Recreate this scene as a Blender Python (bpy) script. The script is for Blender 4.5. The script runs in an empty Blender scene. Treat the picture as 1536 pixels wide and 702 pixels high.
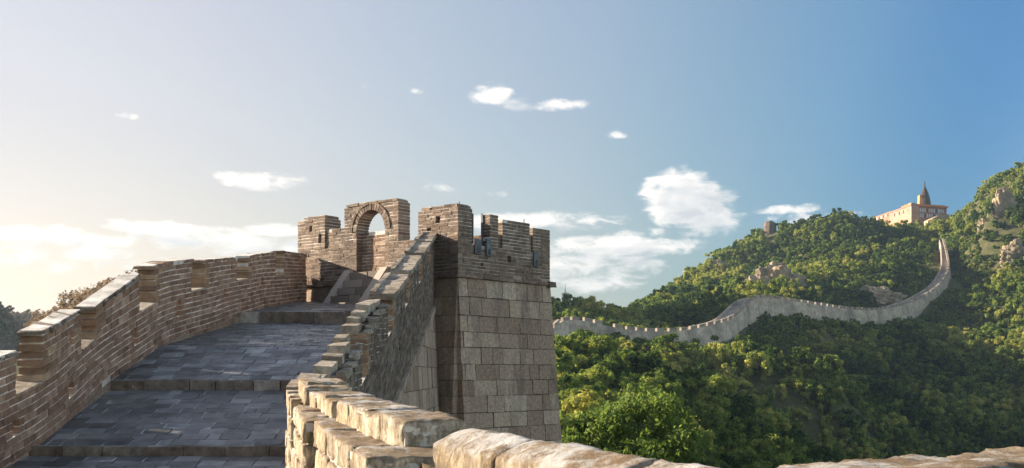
import bpy, math, random
import numpy as np
from mathutils import Vector, noise as mnoise

S = bpy.context.scene
R = math.radians
F = 1720.0                       # focal length in photo pixels (photo 1536 wide), level camera
HZ = 560.0                       # photo row of the horizon

# ------------------------------------------------------------------ camera, world, sun, exposure
cam = bpy.data.cameras.new('camera')
camo = bpy.data.objects.new('camera', cam)
S.collection.objects.link(camo)
cam.sensor_width = 36.0
cam.lens = 36.0 * F / 1536.0
cam.shift_y = (HZ - 351.0) / 1536.0
cam.clip_start = 0.1
cam.clip_end = 20000
camo.rotation_euler = (R(90), 0, 0)
cam.dof.use_dof = True
cam.dof.focus_distance = 24
cam.dof.aperture_fstop = 22
S.camera = camo

SUN_AZ, SUN_EL = -73.0, 18.0     # azimuth from the view direction (left is negative)
sdir = Vector((math.sin(R(SUN_AZ)) * math.cos(R(SUN_EL)), math.cos(R(SUN_AZ)) * math.cos(R(SUN_EL)), math.sin(R(SUN_EL))))
sl = bpy.data.lights.new('sun', 'SUN')
sl.energy = 5.0
sl.angle = R(0.6)
sl.color = (1.0, 0.87, 0.69)
so = bpy.data.objects.new('sun', sl)
S.collection.objects.link(so)
so.rotation_euler = sdir.to_track_quat('Z', 'Y').to_euler()

S.view_settings.view_transform = 'Standard'
S.view_settings.look = 'None'
S.view_settings.exposure = 1.62
S.view_settings.gamma = 1.0

W = bpy.data.worlds.new('World')
S.world = W
W.use_nodes = True
wn, wl = W.node_tree.nodes, W.node_tree.links
bg = wn['Background']
sky = wn.new('ShaderNodeTexSky')
sky.sky_type = 'NISHITA'
sky.sun_disc = False
sky.sun_elevation = R(SUN_EL)
sky.sun_rotation = R(SUN_AZ)
sky.altitude = 300
sky.air_density = 1.0
sky.dust_density = 1.2
sky.ozone_density = 1.6
bg.inputs[1].default_value = 0.09


def wmath(op, a, b=None, c=None, clamp=False):
    n = wn.new('ShaderNodeMath')
    n.operation = op
    n.use_clamp = clamp
    for i, v in enumerate((a, b, c)):
        if v is None:
            continue
        if isinstance(v, (int, float)):
            n.inputs[i].default_value = v
        else:
            wl.new(v, n.inputs[i])
    return n.outputs[0]


tc = wn.new('ShaderNodeTexCoord')
sep = wn.new('ShaderNodeSeparateXYZ')
wl.new(tc.outputs['Generated'], sep.inputs[0])
dx, dy, dz = sep.outputs
az = wmath('ARCTAN2', dx, dy)                        # azimuth and elevation of the sky direction
el = wmath('ARCSINE', dz)
comb = wn.new('ShaderNodeCombineXYZ')
wl.new(az, comb.inputs[0])
wl.new(wmath('MULTIPLY', el, 2.2), comb.inputs[1])


def wnoise(scale, detail, off=0.0, rough=0.6, dist=0.0):
    mp = wn.new('ShaderNodeVectorMath')
    mp.operation = 'ADD'
    wl.new(comb.outputs[0], mp.inputs[0])
    mp.inputs[1].default_value = (off, off * 0.7, off * 1.3)
    n = wn.new('ShaderNodeTexNoise')
    n.inputs['Scale'].default_value = scale
    n.inputs['Detail'].default_value = detail
    n.inputs['Roughness'].default_value = rough
    n.inputs['Distortion'].default_value = dist
    wl.new(mp.outputs[0], n.inputs['Vector'])
    return n.outputs[0]


def deg_blob(azd, eld, ra, re, amp):                 # an elliptical cloud mass at a compass direction
    a = wmath('DIVIDE', wmath('SUBTRACT', az, R(azd)), R(ra))
    e = wmath('DIVIDE', wmath('SUBTRACT', el, R(eld)), R(re))
    d = wmath('ADD', wmath('MULTIPLY', a, a), wmath('MULTIPLY', e, e))
    return wmath('MULTIPLY', wmath('SUBTRACT', 1.0, d, clamp=True), amp)


def px(u, v):                                        # photo pixel -> azimuth, elevation in degrees
    return (math.degrees(math.atan((u - 768) / F)),
            math.degrees(math.atan((HZ - v) / math.hypot(F, u - 768))))


CLOUDS = [  # centre, half size (photo pixels), strength : read off the photograph as sky directions
    (1022, 296, 56, 36, 1.2), (1065, 318, 52, 28, 1.0), (990, 286, 30, 26, 0.85), (1095, 300, 24, 20, 0.6),
    (735, 142, 34, 15, 0.95), (775, 157, 30, 9, 0.7), (842, 158, 46, 9, 0.75), (924, 203, 17, 6, 0.75),
    (400, 272, 60, 12, 0.85), (350, 263, 34, 7, 0.55), (658, 281, 30, 7, 0.6), (745, 290, 17, 5, 0.5),
    (240, 343, 100, 12, 0.85), (340, 366, 130, 15, 0.85), (410, 346, 60, 10, 0.8), (110, 355, 150, 13, 0.75),
    (60, 385, 190, 18, 0.65), (800, 332, 130, 15, 0.9), (910, 370, 140, 14, 1.0), (870, 398, 125, 22, 0.85),
    (905, 420, 75, 18, 0.75), (1185, 314, 60, 7, 0.75), (1215, 328, 80, 9, 0.6), (990, 350, 100, 7, 0.4),
    (190, 174, 16, 5, 0.45), (550, 130, 10, 5, 0.4), (627, 136, 13, 5, 0.35),
]
def cloud_density(da, de):                           # da, de: degrees of offset of the sample point
    global az, el, comb
    keep = az, el, comb
    if da or de:
        az, el = wmath('ADD', az, R(da)), wmath('ADD', el, R(de))
        comb = wn.new('ShaderNodeCombineXYZ')
        wl.new(az, comb.inputs[0])
        wl.new(wmath('MULTIPLY', el, 2.2), comb.inputs[1])
    acc = None
    for (u, v, a, b, s) in CLOUDS:
        A, E = px(u, v)
        o = deg_blob(A, E, math.degrees(a * 1.25 / F), math.degrees(b * 1.45 / F), s)
        acc = o if acc is None else wmath('MAXIMUM', acc, o)
    n1 = wnoise(34.0, 12.0, 3.1, 0.62, 0.5)
    n2 = wnoise(11.0, 6.0, 7.7, 0.55, 0.8)
    acc_w = wmath('ADD', acc, wmath('MULTIPLY', wmath('SUBTRACT', n2, 0.5), 0.9))
    d = wmath('ADD', acc_w, wmath('MULTIPLY', wmath('SUBTRACT', n1, 0.53), 2.3))
    az, el, comb = keep
    return acc, d


acc, dens = cloud_density(0, 0)
acc_s, dens_s = cloud_density(-0.85, 0.55)
mrc = wn.new('ShaderNodeMapRange')
mrc.interpolation_type = 'SMOOTHSTEP'
mrc.inputs[1].default_value = 0.18
mrc.inputs[2].default_value = 0.85
wl.new(wmath('MULTIPLY', dens, wmath('GREATER_THAN', acc, 0.001)), mrc.inputs[0])
gate = wmath('MULTIPLY', acc, 4.0, clamp=True)
cloud = wmath('MULTIPLY', wmath('MULTIPLY', mrc.outputs[0], gate), 0.88)
# brighter rims, greyer thick cores
core = wn.new('ShaderNodeMapRange')
core.inputs[1].default_value = 0.1
core.inputs[2].default_value = 1.25
wl.new(wmath('MULTIPLY', dens_s, wmath('MULTIPLY', acc_s, 3.0, clamp=True)), core.inputs[0])
cm = wn.new('ShaderNodeMixRGB')
cm.inputs[1].default_value = (4.7, 4.4, 4.1, 1)
cm.inputs[2].default_value = (2.7, 2.75, 2.85, 1)
wl.new(core.outputs[0], cm.inputs[0])
# clear air: deeper blue away from the sun
sdot = wn.new('ShaderNodeVectorMath')
sdot.operation = 'DOT_PRODUCT'
wl.new(tc.outputs['Generated'], sdot.inputs[0])
sdot.inputs[1].default_value = tuple(sdir)
phr = wn.new('ShaderNodeValToRGB')
phr.color_ramp.interpolation = 'B_SPLINE'
e_ = phr.color_ramp.elements
e_[0].position, e_[0].color = 0.30, (1.95, 1.6, 1.27, 1)      # warm fill added to the unseen sky opposite the sun, lifts shaded faces
e_[1].position, e_[1].color = 1.0, (0.42, 0.40, 0.40, 1)
for p_, c_ in ((0.34, (1.95, 1.6, 1.27)), (0.385, (1.9, 1.58, 1.27)), (0.45, (0.29, 0.51, 0.71)), (0.50, (0.215, 0.44, 0.61)), (0.54, (0.42, 0.58, 0.66)), (0.59, (0.60, 0.65, 0.63)), (0.64, (0.85, 0.74, 0.66)), (0.70, (0.97, 0.77, 0.65)), (0.77, (1.12, 0.79, 0.63)), (0.84, (1.04, 0.735, 0.57)), (0.92, (0.74, 0.55, 0.50))):
    k_ = e_.new(p_)
    k_.color = (*c_, 1)
for k_ in phr.color_ramp.elements:                    # spline ramps clamp at 1: stored at a third, scaled back below
    k_.color = (k_.color[0] / 3, k_.color[1] / 3, k_.color[2] / 3, 1)
wl.new(wmath('MULTIPLY_ADD', sdot.outputs['Value'], 0.5, 0.5), phr.inputs[0])
ph3 = wn.new('ShaderNodeVectorMath')
ph3.operation = 'SCALE'
ph3.inputs['Scale'].default_value = 3.0
wl.new(phr.outputs[0], ph3.inputs[0])
skym = wn.new('ShaderNodeMixRGB')
skym.blend_type = 'MULTIPLY'
skym.inputs[0].default_value = 1.0
wl.new(sky.outputs[0], skym.inputs[1])
wl.new(ph3.outputs[0], skym.inputs[2])
mixs = wn.new('ShaderNodeMixRGB')
wl.new(cloud, mixs.inputs[0])
hzr = wn.new('ShaderNodeValToRGB')
h_ = hzr.color_ramp.elements
h_[0].position, h_[0].color = 0.0, (0.50, 0.51, 0.57, 1)
h_[1].position, h_[1].color = 0.36, (1.04, 1.03, 1.02, 1)
k_ = h_.new(0.12)
k_.color = (0.74, 0.72, 0.73, 1)
wl.new(dz, hzr.inputs[0])
skyh = wn.new('ShaderNodeMixRGB')
skyh.blend_type = 'MULTIPLY'
skyh.inputs[0].default_value = 1.0
wl.new(skym.outputs[0], skyh.inputs[1])
wl.new(hzr.outputs[0], skyh.inputs[2])
wl.new(skyh.outputs[0], mixs.inputs[1])
wl.new(cm.outputs[0], mixs.inputs[2])
wl.new(mixs.outputs[0], bg.inputs[0])


# ------------------------------------------------------------------ helpers
def at(u, v, Y):                                     # photo pixel and distance -> point in the place
    return ((u - 768) / F * Y, Y, (HZ - v) / F * Y)


WORLD = {}


def tag(o, label=None, cat=None, group=None, kind=None):
    if label: o['label'] = label
    if cat: o['category'] = cat
    if group: o['group'] = group
    if kind: o['kind'] = kind
    return o


def thing(name, loc, label, cat, group=None):
    o = bpy.data.objects.new(name, None)
    o.empty_display_size = 0.3
    S.collection.objects.link(o)
    o.location = loc
    WORLD[o.name] = Vector(loc)
    return tag(o, label, cat, group)


class MB:
    def __init__(s):
        s.v, s.f, s.r, s.m = [], [], [], []

    def hexa(s, c, rnd=None, mat=0):                 # 8 corners: bottom ring then top ring
        n = len(s.v)
        s.v.extend(c)
        rnd = random.random() if rnd is None else rnd
        for q in ((3, 2, 1, 0), (4, 5, 6, 7), (0, 1, 5, 4), (1, 2, 6, 5), (2, 3, 7, 6), (3, 0, 4, 7)):
            s.f.append(tuple(n + i for i in q))
            s.r.append(rnd)
            s.m.append(mat)

    def box(s, a, b, rnd=None, mat=0):
        x0, y0, z0 = a
        x1, y1, z1 = b
        s.hexa([(x0, y0, z0), (x1, y0, z0), (x1, y1, z0), (x0, y1, z0), (x0, y0, z1), (x1, y0, z1), (x1, y1, z1), (x0, y1, z1)], rnd, mat)

    def mapped(s, f, s0, s1, t0, t1, w0, w1, rnd=None, mat=0, jit=0.0):
        c = []
        for t in (t0, t1):
            for a, b in ((s0, w0), (s1, w0), (s1, w1), (s0, w1)):
                p = f(a, t, b)
                if jit:
                    p = tuple(q + random.uniform(-jit, jit) for q in p)
                c.append(p)
        s.hexa(c, rnd, mat)

    def face(s, pts, rnd=None, mat=0):
        n = len(s.v)
        s.v.extend(pts)
        s.f.append(tuple(range(n, n + len(pts))))
        s.r.append(random.random() if rnd is None else rnd)
        s.m.append(mat)

    def tube(s, a, b, r0, r1=None, n=8, mat=0, rnd=None):
        r1 = r0 if r1 is None else r1
        a, b = Vector(a), Vector(b)
        d = (b - a).normalized()
        x = d.orthogonal().normalized()
        y = d.cross(x)
        k = len(s.v)
        for p, r in ((a, r0), (b, r1)):
            for i in range(n):
                t = 2 * math.pi * i / n
                s.v.append(tuple(p + x * (r * math.cos(t)) + y * (r * math.sin(t))))
        rnd = random.random() if rnd is None else rnd
        for i in range(n):
            j = (i + 1) % n
            s.f.append((k + i, k + j, k + n + j, k + n + i)); s.r.append(rnd); s.m.append(mat)
        s.f.append(tuple(k + n + i for i in range(n))); s.r.append(rnd); s.m.append(mat)
        s.f.append(tuple(k + n - 1 - i for i in range(n))); s.r.append(rnd); s.m.append(mat)

    def build(s, name, mats, parent=None, smooth=False, normals=True):
        me = bpy.data.meshes.new(name)
        off = WORLD.get(parent.name, Vector((0, 0, 0))) if parent else Vector((0, 0, 0))
        v = np.array(s.v, dtype=float) - np.array(off)
        me.from_pydata(v.tolist(), [], s.f)
        if not isinstance(mats, (list, tuple)):
            mats = [mats]
        for m in mats:
            me.materials.append(m)
        me.polygons.foreach_set('material_index', s.m)
        at_ = me.attributes.new('rnd', 'FLOAT', 'FACE')
        at_.data.foreach_set('value', s.r)
        if normals:
            import bmesh
            bm = bmesh.new()
            bm.from_mesh(me)
            bmesh.ops.recalc_face_normals(bm, faces=bm.faces)
            bm.to_mesh(me)
            bm.free()
        me.polygons.foreach_set('use_smooth', [smooth] * len(me.polygons))
        me.update()
        o = bpy.data.objects.new(name, me)
        S.collection.objects.link(o)
        if parent:
            o.parent = parent
        WORLD[o.name] = off
        return o


def lerp(a, b, t):
    return a + (b - a) * t


def interp(x, xs, ys):
    return float(np.interp(x, xs, ys))


# ------------------------------------------------------------------ materials
def new_mat(name):
    m = bpy.data.materials.new(name)
    m.use_nodes = True
    return m, m.node_tree.nodes, m.node_tree.links, m.node_tree.nodes['Principled BSDF']


def nd(n, t, **kw):
    x = n.new(t)
    for k, v in kw.items():
        if k in x.inputs:
            x.inputs[k].default_value = v
        else:
            setattr(x, k, v)
    return x


def ramp(n, stops):
    r = n.new('ShaderNodeValToRGB')
    e = r.color_ramp.elements
    while len(e) > 1:
        e.remove(e[-1])
    e[0].position, e[0].color = stops[0][0], (*stops[0][1], 1)
    for p, c in stops[1:]:
        k = e.new(p)
        k.color = (*c, 1)
    return r


def stone_mat(name, stops, rough=0.9, nscale=6.0, mott=0.55, bump=0.5, bscale=22.0, lime=0.0, lime_col=(0.62, 0.6, 0.57), dirt=None,
              lime_scale=2.4, top_lime=False, spec=0.25, bdist=0.02):
    m, n, l, p = new_mat(name)
    at_ = nd(n, 'ShaderNodeAttribute', attribute_name='rnd')
    co = n.new('ShaderNodeTexCoord').outputs['Object']
    rp = ramp(n, stops)
    l.new(at_.outputs['Fac'], rp.inputs[0])
    nz = nd(n, 'ShaderNodeTexNoise', Scale=nscale, Detail=8.0, Roughness=0.7)
    l.new(co, nz.inputs['Vector'])
    mr = nd(n, 'ShaderNodeMapRange')
    mr.inputs[1].default_value, mr.inputs[2].default_value = 0.3, 0.72
    mr.inputs[3].default_value, mr.inputs[4].default_value = 1 - mott, 1 + mott * 0.75
    l.new(nz.outputs[0], mr.inputs[0])
    mul = nd(n, 'ShaderNodeVectorMath', operation='SCALE')
    l.new(rp.outputs[0], mul.inputs[0])
    l.new(mr.outputs[0], mul.inputs['Scale'])
    col = mul.outputs[0]
    if dirt:
        nz3 = nd(n, 'ShaderNodeTexNoise', Scale=dirt[1], Detail=5.0, Roughness=0.6)
        mp = nd(n, 'ShaderNodeMapping')
        mp.inputs['Scale'].default_value = (1, 1, 0.28)
        l.new(co, mp.inputs[0])
        l.new(mp.outputs[0], nz3.inputs['Vector'])
        m3 = nd(n, 'ShaderNodeMapRange')
        m3.inputs[1].default_value, m3.inputs[2].default_value = (0.47, 0.60) if top_lime else (0.5, 0.68)
        m3.inputs[4].default_value = dirt[2]
        l.new(nz3.outputs[0], m3.inputs[0])
        mx = nd(n, 'ShaderNodeMixRGB')
        mx.inputs[2].default_value = (*dirt[0], 1)
        l.new(m3.outputs[0], mx.inputs[0])
        l.new(col, mx.inputs[1])
        col = mx.outputs[0]
    if top_lime:
        mpz = nd(n, 'ShaderNodeMapping')
        mpz.inputs['Scale'].default_value = (1, 1, 0.3)
        l.new(co, mpz.inputs[0])
        nzf = nd(n, 'ShaderNodeTexNoise', Scale=48.0, Detail=6.0, Roughness=0.8)
        l.new(mpz.outputs[0], nzf.inputs['Vector'])
        mf = nd(n, 'ShaderNodeMapRange')
        mf.inputs[1].default_value, mf.inputs[2].default_value = 0.36, 0.62
        mf.inputs[3].default_value, mf.inputs[4].default_value = 0.55, 1.35
        l.new(nzf.outputs[0], mf.inputs[0])
        ms_ = nd(n, 'ShaderNodeVectorMath', operation='SCALE')
        l.new(col, ms_.inputs[0])
        l.new(mf.outputs[0], ms_.inputs['Scale'])
        col = ms_.outputs[0]
    if top_lime:                                     # dust and lichen lying on upward faces
        g0 = n.new('ShaderNodeNewGeometry')
        s0_ = n.new('ShaderNodeSeparateXYZ')
        l.new(g0.outputs['Normal'], s0_.inputs[0])
        m0 = nd(n, 'ShaderNodeMapRange')
        m0.inputs[1].default_value, m0.inputs[2].default_value = 0.35, 0.85
        m0.inputs[4].default_value = 0.72
        l.new(s0_.outputs[2], m0.inputs[0])
        mx0 = nd(n, 'ShaderNodeMixRGB')
        mx0.inputs[2].default_value = (0.22, 0.145, 0.085, 1)
        l.new(m0.outputs[0], mx0.inputs[0])
        l.new(col, mx0.inputs[1])
        col = mx0.outputs[0]
    if lime > 0:
        nz2 = nd(n, 'ShaderNodeTexNoise', Scale=lime_scale, Detail=12.0, Roughness=0.8)
        l.new(co, nz2.inputs['Vector'])
        m2 = nd(n, 'ShaderNodeMapRange')
        m2.inputs[1].default_value, m2.inputs[2].default_value = 0.68 - lime * 0.27, 0.76 - lime * 0.24
        l.new(nz2.outputs[0], m2.inputs[0])
        fac = m2.outputs[0]
        if top_lime:
            g = n.new('ShaderNodeNewGeometry')
            sp = n.new('ShaderNodeSeparateXYZ')
            l.new(g.outputs['Normal'], sp.inputs[0])
            m4 = nd(n, 'ShaderNodeMapRange')
            m4.inputs[1].default_value, m4.inputs[2].default_value = 0.1, 0.7
            m4.inputs[3].default_value = 0.12
            l.new(sp.outputs[2], m4.inputs[0])
            mm = nd(n, 'ShaderNodeMath', operation='MULTIPLY')
            l.new(fac, mm.inputs[0])
            l.new(m4.outputs[0], mm.inputs[1])
            fac = mm.outputs[0]
        mx = nd(n, 'ShaderNodeMixRGB')
        mx.inputs[2].default_value = (*lime_col, 1)
        l.new(fac, mx.inputs[0])
        l.new(col, mx.inputs[1])
        col = mx.outputs[0]
    l.new(col, p.inputs['Base Color'])
    p.inputs['Roughness'].default_value = rough
    p.inputs['Specular IOR Level'].default_value = spec
    if bump:
        b = nd(n, 'ShaderNodeTexNoise', Scale=bscale, Detail=7.0, Roughness=0.75)
        l.new(co, b.inputs['Vector'])
        bp = nd(n, 'ShaderNodeBump', Strength=bump, Distance=bdist)
        if top_lime:
            b.inputs['Scale'].default_value = 42.0
            b.inputs['Detail'].default_value = 12.0
        l.new(b.outputs[0], bp.inputs['Height'])
        l.new(bp.outputs[0], p.inputs['Normal'])
    return m


BR = [(0.0, (0.19, 0.115, 0.078)), (0.3, (0.24, 0.152, 0.105)), (0.6, (0.275, 0.18, 0.125)), (0.85, (0.31, 0.21, 0.147)), (1.0, (0.37, 0.265, 0.19))]
M_BRICK = stone_mat('old_brick', BR, mott=0.5, lime=0.25, lime_scale=3.0, lime_col=(0.5, 0.45, 0.40), bump=0.6)
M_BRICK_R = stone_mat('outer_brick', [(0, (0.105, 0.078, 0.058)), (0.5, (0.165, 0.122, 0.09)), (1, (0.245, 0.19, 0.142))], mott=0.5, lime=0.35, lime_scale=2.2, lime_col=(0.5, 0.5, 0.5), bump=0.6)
M_BRICK_T = stone_mat('tower_brick', [(0, (0.155, 0.108, 0.08)), (0.4, (0.20, 0.142, 0.106)), (0.8, (0.25, 0.182, 0.136)), (1, (0.33, 0.255, 0.19))], mott=0.5, lime=0.22, lime_scale=2.0, bump=0.6,
                      dirt=((0.05, 0.045, 0.042), 0.9, 0.6))
M_END = stone_mat('lit_tint_brick_end', [(0, (0.20, 0.125, 0.078)), (0.6, (0.29, 0.19, 0.118)), (1, (0.37, 0.26, 0.165))], mott=0.4, bump=0.6)  # warm sunlit look of the merlon ends painted into the brick colour
M_MORTAR = stone_mat('lime_mortar', [(0, (0.644, 0.586, 0.517)), (1, (0.782, 0.724, 0.655))], mott=0.6, nscale=3.0, bump=0.8)
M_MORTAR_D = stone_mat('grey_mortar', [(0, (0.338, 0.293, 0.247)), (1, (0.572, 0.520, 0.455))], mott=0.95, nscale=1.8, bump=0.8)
M_CAP = stone_mat('worn_coping', [(0, (0.21, 0.165, 0.12)), (0.5, (0.31, 0.25, 0.185)), (1, (0.42, 0.355, 0.275))], mott=0.65, bump=0.7, lime=0.5, lime_scale=5)
M_CAPD = stone_mat('weathered_cap_brick', [(0, (0.12, 0.085, 0.06)), (0.6, (0.18, 0.135, 0.10)), (1, (0.28, 0.23, 0.18))], mott=0.7, bump=0.8, lime=0.35, lime_scale=4)
M_STONE = stone_mat('granite_block', [(0, (0.28, 0.20, 0.142)), (0.5, (0.365, 0.272, 0.198)), (0.9, (0.44, 0.34, 0.248)), (1, (0.50, 0.40, 0.30))], mott=0.5, nscale=14.0, bump=0.7, bscale=34.0,
                    dirt=((0.075, 0.064, 0.056), 1.7, 0.6))
M_JOINT = stone_mat('granite_joint', [(0, (0.05, 0.045, 0.04)), (1, (0.11, 0.10, 0.09))], mott=0.8, nscale=2.0, lime=0.35, lime_scale=1.6, lime_col=(0.55, 0.53, 0.5))
M_STEP = stone_mat('stair_stone', [(0, (0.162, 0.132, 0.111)), (0.6, (0.257, 0.213, 0.176)), (1, (0.351, 0.297, 0.250))], mott=0.3, nscale=20.0, bump=0.5, bscale=40)
M_STRING = stone_mat('pale_granite_slab', [(0, (0.364, 0.305, 0.254)), (1, (0.468, 0.397, 0.338))], mott=0.25, nscale=24.0, bump=0.4, bscale=40)
M_EDGE = stone_mat('step_edge_brick', [(0, (0.169, 0.130, 0.098)), (0.7, (0.260, 0.215, 0.169)), (1, (0.468, 0.429, 0.377))], mott=0.6, bump=0.9, lime=0.25, lime_scale=3)
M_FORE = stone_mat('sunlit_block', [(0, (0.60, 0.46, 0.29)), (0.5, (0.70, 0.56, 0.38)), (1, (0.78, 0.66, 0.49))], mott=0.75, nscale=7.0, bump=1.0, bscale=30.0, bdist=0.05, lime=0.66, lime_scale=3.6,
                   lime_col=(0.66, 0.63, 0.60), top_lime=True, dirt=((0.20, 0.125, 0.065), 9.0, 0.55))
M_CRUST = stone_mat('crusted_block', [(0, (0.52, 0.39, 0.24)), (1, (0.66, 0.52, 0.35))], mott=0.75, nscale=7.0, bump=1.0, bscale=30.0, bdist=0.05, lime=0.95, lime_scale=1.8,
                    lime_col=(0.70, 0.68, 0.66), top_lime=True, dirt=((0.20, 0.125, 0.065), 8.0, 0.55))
M_FMORT = stone_mat('pale_mortar', [(0, (0.5, 0.45, 0.38)), (1, (0.62, 0.58, 0.5))], mott=0.5, nscale=8, bump=1.0)
M_FAR = stone_mat('far_wall_stone', [(0, (0.37, 0.30, 0.225)), (1, (0.53, 0.44, 0.34))], mott=0.45, nscale=0.9, bump=0.0, dirt=((0.13, 0.115, 0.095), 0.12, 0.7))
M_FARCAP = stone_mat('far_merlon_stone', [(0, (0.26, 0.21, 0.17)), (1, (0.34, 0.28, 0.225))], mott=0.35, nscale=0.9, bump=0.0)
M_ROCK = stone_mat('cliff_rock', [(0, (0.25, 0.19, 0.125)), (1, (0.41, 0.325, 0.225))], mott=0.6, nscale=0.22, bump=1.0, bscale=0.5, dirt=((0.08, 0.08, 0.045), 0.16, 0.8))
M_RUIN = stone_mat('ruin_brick', [(0, (0.13, 0.10, 0.08)), (1, (0.18, 0.14, 0.11))], mott=0.5, nscale=0.6, bump=0)
M_TEMPLE = stone_mat('pink_plaster', [(0, (0.40, 0.18, 0.125)), (1, (0.48, 0.235, 0.17))], mott=0.3, nscale=0.4, bump=0)
M_TEMPLEW = stone_mat('pale_plaster', [(0, (0.42, 0.225, 0.155)), (1, (0.50, 0.29, 0.21))], mott=0.4, nscale=0.5, bump=0)
M_TROOF = stone_mat('orange_tile', [(0, (0.55, 0.18, 0.05)), (1, (0.62, 0.22, 0.07))], mott=0.3, nscale=0.6, bump=0)
M_WIN = stone_mat('window_white', [(0, (0.62, 0.6, 0.62)), (1, (0.72, 0.7, 0.7))], mott=0.2, bump=0)
M_DARKWIN = stone_mat('dark_opening', [(0, (0.10, 0.06, 0.055)), (1, (0.13, 0.08, 0.07))], bump=0)
M_PAGODA = stone_mat('grey_pagoda_stone', [(0, (0.05, 0.042, 0.034)), (1, (0.075, 0.063, 0.05))], mott=0.5, nscale=0.6, bump=0)
M_PAGODO = stone_mat('ochre_plaster', [(0, (0.50, 0.24, 0.10)), (1, (0.58, 0.30, 0.14))], mott=0.3, nscale=0.4, bump=0)
M_SAND = stone_mat('sand_stone', [(0, (0.46, 0.33, 0.20)), (1, (0.52, 0.38, 0.25))], mott=0.25, nscale=0.4, bump=0)
M_METAL = stone_mat('weathered_blue_metal', [(0, (0.10, 0.112, 0.122)), (1, (0.15, 0.165, 0.178))], rough=0.6, mott=0.5, nscale=7, bump=0.2)
M_MAST = stone_mat('galvanised_steel', [(0, (0.14, 0.145, 0.15)), (1, (0.18, 0.185, 0.19))], rough=0.6, mott=0.2, bump=0)
M_BARK = stone_mat('bark', [(0, (0.07, 0.052, 0.037)), (1, (0.10, 0.075, 0.055))], mott=0.4, bump=0.6)


def paving_mat():
    m, n, l, p = new_mat('slate_paving')
    at_ = nd(n, 'ShaderNodeAttribute', attribute_name='rnd')
    co = n.new('ShaderNodeTexCoord').outputs['Object']
    rp = ramp(n, [(0, (0.055, 0.057, 0.061)), (0.35, (0.10, 0.103, 0.108)), (0.75, (0.15, 0.153, 0.158)), (1.0, (0.26, 0.262, 0.262))])
    l.new(at_.outputs['Fac'], rp.inputs[0])
    nz = nd(n, 'ShaderNodeTexNoise', Scale=2.2, Detail=8.0, Roughness=0.68)
    l.new(co, nz.inputs['Vector'])
    mr = nd(n, 'ShaderNodeMapRange')
    mr.inputs[1].default_value, mr.inputs[2].default_value = 0.32, 0.7
    mr.inputs[3].default_value, mr.inputs[4].default_value = 0.55, 1.6
    l.new(nz.outputs[0], mr.inputs[0])
    mul = nd(n, 'ShaderNodeVectorMath', operation='SCALE')
    l.new(rp.outputs[0], mul.inputs[0])
    l.new(mr.outputs[0], mul.inputs['Scale'])
    nd_ = nd(n, 'ShaderNodeTexNoise', Scale=0.9, Detail=9.0, Roughness=0.75)
    l.new(co, nd_.inputs['Vector'])
    md_ = nd(n, 'ShaderNodeMapRange')
    md_.inputs[1].default_value, md_.inputs[2].default_value = 0.46, 0.72
    md_.inputs[4].default_value = 0.65
    l.new(nd_.outputs[0], md_.inputs[0])
    mxd = nd(n, 'ShaderNodeMixRGB')
    mxd.inputs[2].default_value = (0.21, 0.195, 0.175, 1)
    l.new(md_.outputs[0], mxd.inputs[0])
    l.new(mul.outputs[0], mxd.inputs[1])
    l.new(mxd.outputs[0], p.inputs['Base Color'])
    m2 = nd(n, 'ShaderNodeMapRange')
    m2.inputs[1].default_value, m2.inputs[2].default_value = 0.3, 0.7
    m2.inputs[3].default_value, m2.inputs[4].default_value = 0.55, 0.28
    l.new(nz.outputs[0], m2.inputs[0])
    l.new(m2.outputs[0], p.inputs['Roughness'])
    p.inputs['Specular IOR Level'].default_value = 0.5
    b = nd(n, 'ShaderNodeTexNoise', Scale=18.0, Detail=6.0, Roughness=0.7)
    l.new(co, b.inputs['Vector'])
    bp = nd(n, 'ShaderNodeBump', Strength=0.45, Distance=0.015)
    l.new(b.outputs[0], bp.inputs['Height'])
    l.new(bp.outputs[0], p.inputs['Normal'])
    return m


M_PAVE = paving_mat()
M_PJOINT = stone_mat('paving_joint', [(0, (0.22, 0.22, 0.21)), (1, (0.5, 0.49, 0.47))], mott=0.9, nscale=2.0)


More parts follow.
